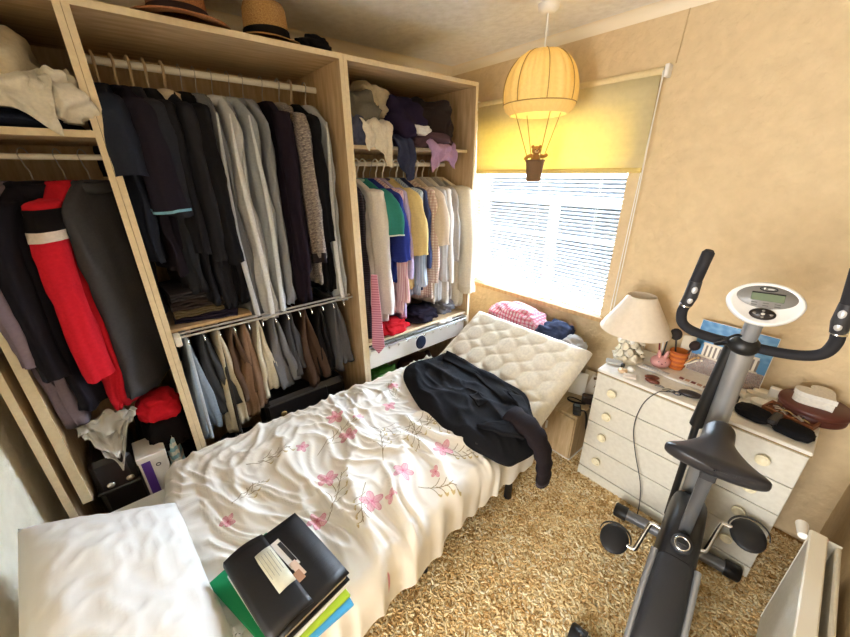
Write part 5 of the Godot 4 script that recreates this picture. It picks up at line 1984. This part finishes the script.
func short(label: String) -> String:
	var out := []
	for w in label.split(" "):
		if w in ["against", "beside", "between", "next", "hanging", "by", "in", "on", "at", "squeezed", "showing", "behind", "under"]:
			break
		out.append(w)
	return " ".join(out)

# ---------------------------------------------------------------- crumpled and folded clothes, hats
func pile(called: String, label: String, cat: String, at: Vector3, size: Vector3, m: Material, sd: float, amp := 0.2, freq := 4.0, turn := 0.0, group := ""):
	var s := sb()
	lump(s, size, sd, amp, freq)
	return single(s, called, m, label, cat, at, turn, group)

func folded(called: String, label: String, at: Vector3, size: Vector3, m: Material, turn: float, sd: float, group: String):
	var s := sb()   # folded layers: a soft slab with a rounded front fold
	for l in 3:
		var y0 := size.y * l / 3.0
		var rows := []
		for i in 9:
			var a := PI * i / 8.0
			var row := []
			for j in 17:
				var u := j / 16.0 * 2.0 - 1.0
				var hgt := size.y / 6.0
				row.append(Vector3(size.x / 2 * (1.0 - 0.02 * l) + sin(a) * hgt * 0.9 + 0.006 * wob(u * 2.0, sd + l), y0 + hgt - cos(a) * hgt * 0.96 + 0.006 * wob(u * 1.5, sd * 2.0 + l), u * size.z / 2))
			rows.append(row)
		var back_lo := []
		var back_hi := []
		for j in 17:
			var u := j / 16.0 * 2.0 - 1.0
			back_lo.append(Vector3(-size.x / 2, rows[0][j].y, u * size.z / 2))
			back_hi.append(Vector3(-size.x / 2, rows[8][j].y + 0.004 * wob(u * 2.0, sd), u * size.z / 2))
		var full := [back_lo]
		full.append_array(rows)
		full.append(back_hi)
		grid(s, full, false, false)
		for e in [0, 16]:
			var ring := []
			for r in full:
				ring.append(r[e])
			var mid := Vector3.ZERO
			for v in ring:
				mid += v / ring.size()
			fan(s, ring, mid, Vector3(0, y0, 0))
	return single(s, called, m, label, "folded clothes", at, turn, group)

func build_piles():
	# shelf of the narrow unit
	var top := 1.891
	pile("folded_jumper", "flattened navy jumper under the beige blanket on the shelf", "jumper", Vector3(FRONT - 0.22, top, 0.215), Vector3(0.46, 0.07, 0.36), cloth("1d2233"), 12.0, 0.1, 4.0)
	pile("folded_blanket", "large beige blanket on the shelf of the narrow wardrobe unit", "blanket", Vector3(FRONT - 0.22, top + 0.055, 0.235), Vector3(0.46, 0.26, 0.32), cloth("cfc2a6"), 2.0, 0.18, 3.0)
	drape("cream_trousers", "cream trousers folded over the beige blanket and down over the shelf", "trousers", Vector3(FRONT - 0.05, top + 0.13, 0.155), 0.20, 0.16, cloth("ece6d6"), 2.0)
	pile("towel", "rolled cream towel poking out over the shelf edge", "towel", Vector3(FRONT - 0.08, top + 0.02, 0.075), Vector3(0.24, 0.17, 0.13), cloth("efe9da"), 6.0, 0.3, 4.0, 0.4)
	# shelf of the unit by the window
	top = 1.887
	var g := "crumpled clothes on the top shelf of the wardrobe unit by the window"
	pile("crumpled_trousers", "olive grey crumpled trousers heaped on the top shelf by the divider", "trousers", Vector3(FRONT - 0.24, top, -1.10), Vector3(0.42, 0.30, 0.24), cloth("6b675d"), 3.0, 0.2, 4.0, 0.0, g)
	pile("crumpled_jeans", "faded blue jeans showing under the olive grey heap", "jeans", Vector3(FRONT - 0.11, top, -1.05), Vector3(0.22, 0.16, 0.13), cloth("555a72"), 17.0, 0.2, 4.0, 0.0, g)
	pile("crumpled_shirt", "beige crumpled shirt on top of the olive grey heap", "shirt", Vector3(FRONT - 0.19, top + 0.14, -1.18), Vector3(0.26, 0.19, 0.16), cloth("b5a78c"), 7.0, 0.2, 4.0, 0.4, g)
	pile("crumpled_jumper", "dark purple-navy jumper heaped in the middle of the top shelf", "jumper", Vector3(FRONT - 0.25, top, -1.36), Vector3(0.44, 0.29, 0.30), cloth("2b2440"), 11.0, 0.2, 4.0, 0.2, g)
	pile("crumpled_coat", "brown-black coat heaped at the window end of the top shelf", "coat", Vector3(FRONT - 0.23, top + 0.03, -1.61), Vector3(0.42, 0.28, 0.30), cloth("2d2626"), 15.0, 0.2, 4.0, 0.0, g)
	pile("crumpled_shirt", "plum brown shirt under the brown-black coat", "shirt", Vector3(FRONT - 0.12, top, -1.55), Vector3(0.26, 0.10, 0.30), cloth("59434c"), 19.0, 0.2, 5.0, 0.0, g)
	pile("crumpled_shirt", "small white shirt wedged in the dark heap", "shirt", Vector3(FRONT - 0.06, top + 0.06, -1.44), Vector3(0.14, 0.06, 0.14), cloth("dde0e2"), 21.0, 0.2, 5.0, 0.0, g)
	drape("scarf", "lilac scarf hanging over the front of the top shelf", "scarf", Vector3(FRONT - 0.05, top + 0.008, -1.58), 0.24, 0.16, cloth("b99ac4"), 3.0)
	drape("draped_shirt", "cream shirt hanging over the front of the top shelf", "shirt", Vector3(FRONT - 0.05, top + 0.09, -1.13), 0.19, 0.20, cloth("e3dccb"), 8.0)
	drape("draped_jeans", "dark denim leg hanging over the front of the top shelf", "jeans", Vector3(FRONT - 0.05, top + 0.02, -1.30), 0.14, 0.20, cloth("3a3f5a"), 13.0)
	# lower shelf of that unit
	pile("crumpled_shirt", "bright red shirt on the lower shelf under the shirts", "shirt", Vector3(FRONT - 0.10, 0.754, -1.22), Vector3(0.20, 0.09, 0.22), cloth("c2202a"), 4.0, 0.25, 5.0)
	pile("crumpled_jumper", "black-purple jumper on the lower shelf beside the red shirt", "jumper", Vector3(FRONT - 0.14, 0.754, -1.50), Vector3(0.24, 0.10, 0.24), cloth("211b28"), 5.0, 0.2, 5.0)
	pile("crumpled_shirt", "grey shirt at the window end of the lower shelf", "shirt", Vector3(FRONT - 0.18, 0.754, -1.73), Vector3(0.26, 0.12, 0.18), cloth("77777c"), 8.0, 0.2, 5.0)
	# green bag under the drawer, brown shoes
	pile("carrier_bag", "green plastic carrier bag under the white drawer", "bag", Vector3(FRONT - 0.13, 0.081, -1.13), Vector3(0.26, 0.44, 0.34), plain(Color("3f7d2c"), 0.3), 6.0, 0.22, 5.0)
	pile("crumpled_coat", "brown fabric bundle under the white drawer beside the green bag", "bundle", Vector3(FRONT - 0.16, 0.081, -1.50), Vector3(0.30, 0.40, 0.34), cloth("59403a"), 9.0, 0.2, 4.0)
	# folded trousers on the small shelf beside the trouser rack
	var fg := "folded clothes on the small shelf above the trouser rack"
	var sx := FRONT - 0.245
	folded("folded_trousers", "dark purple folded trousers, lowest of the small stack", Vector3(sx, 1.111, -0.225), Vector3(0.30, 0.035, 0.26), cloth("262136"), -0.25, 2.0, fg)
	folded("folded_trousers", "khaki-edged folded trousers in the small stack", Vector3(sx + 0.005, 1.148, -0.165), Vector3(0.30, 0.032, 0.20), cloth("6a5c45"), 0.02, 3.0, fg)
	folded("folded_trousers", "dark grey-brown folded trousers in the small stack", Vector3(sx + 0.01, 1.182, -0.175), Vector3(0.30, 0.040, 0.21), cloth("38302f"), -0.05, 5.0, fg)
	folded("folded_trousers", "charcoal folded trousers topmost of the small stack", Vector3(sx + 0.0, 1.224, -0.17), Vector3(0.29, 0.038, 0.22), cloth("3d3a3e"), 0.08, 7.0, fg)
	# ties on the tie rack
	var tie := func(label: String, z: float, m: Material, y0: float, ln: float):
		var s := sb()
		var pl := PackedVector2Array([Vector2(-0.018, 0), Vector2(0.018, 0), Vector2(0.040, -ln + 0.05), Vector2(0.0, -ln), Vector2(-0.040, -ln + 0.05)])
		prism(s, pl, 0.006, Transform3D(Basis(Vector3.UP, 0.75), Vector3.ZERO))
		single(s, "necktie", m, label, "tie", Vector3(FRONT + 0.018, y0, z))
	tie.call("pink patterned tie hanging beside the striped top", -1.045, pattern_mat(stripes(Color("d69cb2"), Color("b56f88"), 8, true), 8.0), 1.20, 0.52)
	# dark sock-like cap hung on the tie rack
	var s := sb()
	ell(s, Vector3(0, -0.035, 0), Vector3(0.012, 0.05, 0.045))
	single(s, "eye_mask", cloth("2c3346"), "dark blue eye mask hung over the front of the white drawer", "mask", Vector3(FRONT + 0.026, 0.69, -1.385))
	for q in [[-1.62, "f1efe9"], [-1.68, "e6e4df"]]:
		s = sb()
		lump(s, Vector3(0.03, 0.03, 0.07), q[0] * 3.0, 0.2, 6.0)
		single(s, "peg_cluster", plain(Color(q[1]), 0.4), "small bunch of white plastic clips on the tie rack %s" % ("nearer the red shirt" if q[0] > -1.65 else "nearer the window"), "clips", Vector3(FRONT - 0.015, 0.716, q[0]))
	build_hats()

func drape(called: String, label: String, cat: String, at: Vector3, wid: float, drop: float, m: Material, sd: float):
	var s := sb()
	sheet(s, func(u, v):
		var fold := 0.014 * sin(u * 13.0 + sd + 2.0 * wob(v * 3.0, sd)) + 0.022 * wob(u * 4.0, v * 3.0, sd) + 0.012 * pow(ridge(u * 3.0 + sd, v * 2.0, 2.0), 3.0)
		var z: float = (u - 0.5) * wid * (1.0 - 0.25 * v) + 0.01 * wob(v * 4.0, sd)
		if v < 0.35:
			return Vector3(-0.14 + 0.20 * v / 0.35, 0.012 + fold * 0.5 + 0.02 * sin(v / 0.35 * PI), z)
		var t: float = (v - 0.35) / 0.65
		return Vector3(0.062 + 0.012 * sin(minf(t * 4.0, PI / 2)) + fold * 0.7, 0.010 - t * drop * (0.8 + 0.25 * sin(u * 4.0 + sd)), z), 24, 24, Vector3(0.004, 0.002, 0))
	return single(s, called, m, label, cat, at)

func hat(called: String, label: String, at: Vector3, m: Material, band: Material, brim_r: float, cr: float, ch: float, turn: float, curl: float):
	var t := thing(called, label, "hat", at, turn)
	var s := sb()
	var rows := []
	for q in [[0.0, ch * 0.86], [cr * 0.35, ch * 0.88], [cr * 0.66, ch], [cr * 0.84, ch * 0.98], [cr * 0.93, ch * 0.85], [cr, 0.02]]:
		var row := []
		for j in 40:
			var a := TAU * j / 40.0
			var pinch := 1.0 - 0.12 * pow(maxf(0.0, cos(a)), 4.0) * smoothstep(ch * 0.3, ch, q[1])
			row.append(Vector3(cos(a) * q[0] * 1.12 * pinch, q[1] - (0.016 * pow(absf(cos(a)), 2.0) if q[0] < cr * 0.7 else 0.0), sin(a) * q[0]))
		rows.append(row)
	grid(s, rows, true, true)
	put(s, "crown", m, t)
	s = sb()
	rows = []
	for q in [0.0, 0.35, 0.7, 1.0]:
		var row := []
		for j in 40:
			var a := TAU * j / 40.0
			var r: float = lerpf(cr, brim_r, q)
			row.append(Vector3(cos(a) * r * 1.12, 0.022 - 0.012 * q + curl * q * q * (absf(sin(a)) - 0.4), sin(a) * r))
		rows.append(row)
	var low := []
	for row in rows:
		var r2 := []
		for v in row:
			r2.append(v - Vector3(0, 0.003, 0))
		low.push_front(r2)
	rows.append_array(low)
	grid(s, rows, true, true)
	put(s, "brim", m, t)
	s = sb()
	rows = []
	for q in [0.022, 0.052]:
		var row := []
		for j in 40:
			var a := TAU * j / 40.0
			var r: float = lerpf(cr, cr * 0.965, q / ch) + 0.0025
			row.append(Vector3(cos(a) * r * 1.12, q, sin(a) * r))
		rows.append(row)
	grid(s, rows, true, false)
	put(s, "band", band, t)

func build_hats():
	var straw := textured(Color("e3cda4"), noise_tex(0.12, Color("8b6a44"), Color("f4ddb4"), 128, 2, 61), 11.0, 0.9, T.weave, 0.8)
	hat("straw_hat", "natural straw trilby with a black band on top of the wardrobe", Vector3(-1.868, 2.258, -0.672), straw, cloth("1a1718"), 0.128, 0.088, 0.15, 0.3, 0.012)
	var straw2 := textured(Color("d3ab86"), noise_tex(0.12, Color("7a5638"), Color("ecc9a2"), 128, 2, 63), 11.0, 0.9, T.weave, 0.8)
	hat("straw_hat", "reddish straw hat with a dark woven band on top of the wardrobe", Vector3(-1.865, 2.258, -0.35), straw2, cloth("3a2a28"), 0.17, 0.10, 0.14, 0.1, 0.006)
	pile("knitted_cap", "black knitted cap on top of the wardrobe beside the trilby", "cap", Vector3(-1.885, 2.257, -0.885), Vector3(0.13, 0.085, 0.15), cloth("19171c"), 14.0, 0.16, 5.0)

# ---------------------------------------------------------------- bags, bedside cupboard and other bits
func build_bits():
	# bedside cupboard between bed and chest
	var n := thing("bedside_cupboard", "small beige bedside cupboard between the bed and the chest of drawers", "cupboard", Vector3(-0.87, 0, -2.02))
	var bm := textured(Color("d8c19a"), T.grain, 1.5, 0.5)
	var s := sb()
	bx(s, Vector3(-0.10, 0.02, -0.18), Vector3(0.10, 0.338, 0.178), 0.003)
	put(s, "body", bm, n)
	s = sb()
	bx(s, Vector3(-0.105, 0.338, -0.185), Vector3(0.105, 0.352, 0.186), 0.003)
	put(s, "top", bm, n)
	s = sb()
	bx(s, Vector3(-0.104, 0.0, -0.18), Vector3(0.104, 0.02, 0.184), 0.003)
	put(s, "plinth", M.white, n)
	s = sb()
	bx(s, Vector3(-0.095, 0.025, 0.178), Vector3(0.095, 0.332, 0.190), 0.003)
	var dr := put(s, "door", bm, n)
	s = sb()
	box(s, Vector3(-0.08, 0.20, 0.196), Vector3(0.012, 0.06, 0.012), 0.003)
	put(s, "handle", M.white, dr)
	var ty := 0.352
	var ph := thing("cordless_phone", "black cordless phone lying on the bedside cupboard", "phone", Vector3(-0.805, ty, -1.90), 0.5)
	s = sb()
	box(s, Vector3(0, 0.011, 0), Vector3(0.048, 0.022, 0.115), 0.008)
	put(s, "body", M.charcoal, ph)
	s = sb()
	box(s, Vector3(0, 0.0225, -0.03), Vector3(0.032, 0.002, 0.03), 0.0)
	put(s, "screen", plain(Color("7f8f98"), 0.2), ph)
	for i in 9:
		s = sb()
		box(s, Vector3(-0.012 + 0.012 * (i % 3), 0.0225, 0.0 + 0.011 * (i / 3)), Vector3(0.008, 0.002, 0.006), 0.0005)
		put(s, "button", plain(Color("56585a"), 0.5), ph)
	s = sb()
	var loop := []
	for i in 25:
		var a := TAU * i / 24.0
		loop.append(Vector3(cos(a) * 0.055, 0.010 + 0.004 * sin(a * 2.0), sin(a) * 0.022))
	tube(s, loop, 0.007, 8, false, 0.5)
	single(s, "watch_strap", M.black, "black strap curled on the bedside cupboard behind the phone", "strap", Vector3(-0.855, ty, -1.985), 0.25)
	var cords := thing("charging_lead", "black lead looping down the side of the bedside cupboard", "lead", Vector3(-0.76, 0, -1.93))
	s = sb()
	tube(s, curve([Vector3(-0.03, 0.362, 0.02), Vector3(0.0, 0.36, 0.01), Vector3(0.012, 0.30, 0.0), Vector3(0.014, 0.22, -0.02), Vector3(0.012, 0.20, -0.06), Vector3(0.014, 0.26, -0.085), Vector3(0.012, 0.34, -0.07), Vector3(-0.01, 0.362, -0.06)], 5), 0.006, 8)
	put(s, "loop", M.black, cords)
	for q in [[-0.90, -2.06, 0.03, "f0ece2", 0.3, "white envelope in the clutter on the bedside cupboard"], [-0.83, -2.09, 0.06, "e4dccb", -0.4, "cream leaflet standing in the clutter on the bedside cupboard"], [-0.86, -2.13, 0.09, "d9cbb0", 0.1, "buff booklet at the back of the bedside cupboard"]]:
		s = sb()
		box(s, Vector3(0, 0.07, 0), Vector3(0.10, 0.15, 0.006), 0.001)
		var o := single(s, "paper_booklet", plain(Color(q[3]), 0.8), q[5], "paper", Vector3(q[0], ty + 0.012, q[1]), q[4])
		o.rotation.x = -0.45
	s = sb()
	box(s, Vector3(0, 0.03, 0), Vector3(0.07, 0.06, 0.05), 0.008)
	single(s, "spectacle_case", plain(Color("2e1f1b"), 0.4), "dark brown spectacle case among papers on the bedside cupboard", "case", Vector3(-0.805, ty, -2.03), 0.5)
	var tp := thing("mini_tripod", "small gold-brown folding tripod on the bedside cupboard", "tripod", Vector3(-0.80, ty, -2.13))
	for e in [[-0.03, 0.03], [0.035, 0.02], [0.0, -0.035]]:
		s = sb()
		tube(s, [Vector3(e[0], 0, e[1]), Vector3(0, 0.13, 0)], 0.005, 8)
		put(s, "leg", plain(Color("9a7b4a"), 0.4, 0.5), tp)
	s = sb()
	tube(s, [Vector3(-0.03, 0.135, 0.0), Vector3(0.05, 0.15, 0.0)], 0.009, 10)
	put(s, "head", plain(Color("8a6c40"), 0.4, 0.5), tp)
	# clothes thrown over the propped mattress
	var plaid := Image.create(128, 128, false, Image.FORMAT_RGB8)
	for y in 128:
		for x in 128:
			var c := Color("e6d3d0")
			if (x / 16) % 2 == 0:
				c = c.lerp(Color("b3283f"), 0.55)
			if (y / 16) % 2 == 0:
				c = c.lerp(Color("a02a44"), 0.55)
			if x % 32 == 24 or y % 32 == 24:
				c = Color("33304f")
			plaid.set_pixel(x, y, c)
	pile("plaid_shirt", "red and white plaid shirt thrown behind the propped mattress under the window", "shirt", Vector3(-1.43, 0.64, -2.08), Vector3(0.48, 0.22, 0.26), pattern_mat(ImageTexture.create_from_image(plaid), 9.0), 5.0, 0.14, 4.0, -0.1)
	pile("crumpled_jeans", "dark blue denim jeans beside the plaid shirt under the window", "jeans", Vector3(-1.12, 0.60, -2.07), Vector3(0.26, 0.23, 0.24), cloth("343b52"), 8.0, 0.2, 4.0)
	pile("crumpled_shirt", "pale grey shirt at the end of the heap under the window", "shirt", Vector3(-0.98, 0.58, -2.04), Vector3(0.18, 0.19, 0.22), cloth("b9b6b0"), 10.0, 0.2, 4.0)
	var bl := thing("blanket_box", "plain wooden blanket box under the window behind the bed", "box", Vector3(-1.25, 0, -2.09))
	s = sb()
	bx(s, Vector3(-0.36, 0, -0.13), Vector3(0.245, 0.57, 0.13), 0.004)
	put(s, "body", M.board, bl)
	s = sb()
	bx(s, Vector3(-0.37, 0.571, -0.14), Vector3(0.255, 0.592, 0.14), 0.004)
	put(s, "lid", M.board_edge, bl)
	# bags at the bottom of the middle wardrobe unit
	var leather := textured(Color("171416"), T.fleck, 10.0, 0.45, T.weave, 0.4)
	var b := thing("briefcase", "black leather briefcase with a round brass clasp at the bottom of the wardrobe", "briefcase", Vector3(-1.955, 0.081, -0.60))
	s = sb()
	box(s, Vector3(0, 0.23, 0), Vector3(0.22, 0.46, 0.50), 0.03)
	put(s, "body", leather, b)
	s = sb()
	box(s, Vector3(0.114, 0.345, 0.06), Vector3(0.015, 0.20, 0.36), 0.006, Basis(Vector3.BACK, 0.05))
	put(s, "flap", leather, b)
	s = sb()
	lathe(s, [[0.0, 0.008], [0.014, 0.008], [0.019, 0.004], [0.019, 0.0]], Vector3(0.124, 0.375, 0.161), 20, Basis(Vector3.BACK, -PI / 2))
	put(s, "clasp", plain(Color("d9c184"), 0.25, 0.9), b)
	s = sb()
	tube(s, curve([Vector3(0, 0.455, 0.09), Vector3(0.0, 0.50, 0.06), Vector3(0, 0.505, -0.06), Vector3(0, 0.455, -0.09)], 5), 0.010, 8)
	put(s, "handle", leather, b)
	s = sb()
	box(s, Vector3(0, 0.005, 0), Vector3(0.09, 0.006, 0.035), 0.001)
	var tg := single(s, "luggage_tag", plain(Color("b9c9cc"), 0.5), "pale blue luggage tag lying by the black briefcase", "tag", Vector3(-1.83, 0.355, -0.29), 0.4)
	tg.rotation.z = 0.3
	var bc := thing("holdall", "black zipped holdall below the cream trousers in the wardrobe", "bag", Vector3(-1.93, 0.081, -0.20))
	s = sb()
	lump(s, Vector3(0.30, 0.30, 0.30), 3.0, 0.06, 3.0)
	put(s, "body", cloth("17161a"), bc)
	s = sb()
	tube(s, curve([Vector3(-0.12, 0.265, 0.0), Vector3(0.0, 0.285, 0.01), Vector3(0.12, 0.25, 0.0)], 4), 0.006, 6)
	put(s, "zip", M.charcoal, bc)
	# narrow unit: black case with two clasps, shoe box, bags
	var vc := thing("vanity_case", "black case with two silver clasps at the bottom of the narrow wardrobe unit", "case", Vector3(-1.93, 0.081, 0.312))
	s = sb()
	box(s, Vector3(0, 0.265, 0), Vector3(0.29, 0.53, 0.145), 0.02)
	put(s, "body", textured(Color("1b1517"), T.fleck, 10.0, 0.4), vc)
	s = sb()
	box(s, Vector3(0.0, 0.37, 0), Vector3(0.30, 0.014, 0.155), 0.004)
	put(s, "seam", M.black, vc)
	for z in [-0.044, 0.022]:
		s = sb()
		lathe(s, [[0.0, 0.010], [0.011, 0.009], [0.016, 0.004], [0.016, 0.0]], Vector3(0.147, 0.402, z), 18, Basis(Vector3.BACK, -PI / 2))
		put(s, "clasp", M.chrome, vc)
	var sh := thing("shoe_box", "white and purple shoe box leaning in the narrow wardrobe unit", "box", Vector3(-1.86, 0.081, 0.178), 0.05)
	sh.rotation.z = -0.06
	s = sb()
	box(s, Vector3(0, 0.245, 0), Vector3(0.14, 0.49, 0.105), 0.004)
	put(s, "body", plain(Color("e8e4da"), 0.6), sh)
	s = sb()
	box(s, Vector3(0.002, 0.245, 0.026), Vector3(0.142, 0.492, 0.034), 0.003)
	put(s, "purple_panel", plain(Color("4d2a78"), 0.5), sh)
	s = sb()
	box(s, Vector3(0.002, 0.482, 0.0), Vector3(0.146, 0.03, 0.111), 0.003)
	put(s, "lid", plain(Color("efece4"), 0.6), sh)
	s = sb()
	lathe(s, [[0.006, 0.0], [0.008, 0.003], [0.010, 0.0]], Vector3(0.072, 0.43, -0.015), 14, Basis(Vector3.BACK, -PI / 2))
	put(s, "eyelet", M.charcoal, sh)
	pile("gift_bag", "light blue and white patterned bag beside the shoe box", "bag", Vector3(-1.84, 0.081, 0.09), Vector3(0.13, 0.56, 0.06), pattern_mat(stripes(Color("8fc7dc"), Color("eef2ee"), 4, true), 6.0), 4.0, 0.15, 6.0)
	s = sb()
	sheet(s, func(u, v):
		var cr := 0.045 * pow(ridge(u * 2.6 + 1.0, v * 2.2, 40.0), 2.0) + 0.03 * wob(u * 5.0, v * 5.0, 41.0)
		var pt: float = 1.0 - absf(u * 2.0 - 0.9) * 0.75
		return Vector3(0.02 + cr + 0.03 * v, 0.26 - 0.28 * v * maxf(0.25, pt) - 0.06 * (1.0 - v) * absf(u - 0.5), (0.5 - u) * 0.21 * (1.0 - 0.35 * v)), 30, 30, Vector3(0.003, 0, 0))
	single(s, "plastic_bag", plain(Color("cfcdc8"), 0.25), "crumpled silvery white plastic bag under the hanging coats", "bag", Vector3(-1.83, 0.575, 0.265))
	pile("rucksack", "black rucksack behind the shoe box in the narrow wardrobe unit", "bag", Vector3(-2.06, 0.081, 0.11), Vector3(0.34, 0.66, 0.24), cloth("151418"), 5.0, 0.12, 3.0)
	pile("folded_jacket", "red folded jacket lying under the padded vest", "jacket", Vector3(-1.86, 0.70, 0.09), Vector3(0.20, 0.13, 0.16), cloth("d01f2c"), 6.0, 0.15, 3.0)
	pile("holdall", "black holdall packed below the red folded jacket", "bag", Vector3(-1.93, 0.50, 0.09), Vector3(0.24, 0.24, 0.18), cloth("1a181b"), 9.0, 0.12, 3.0)
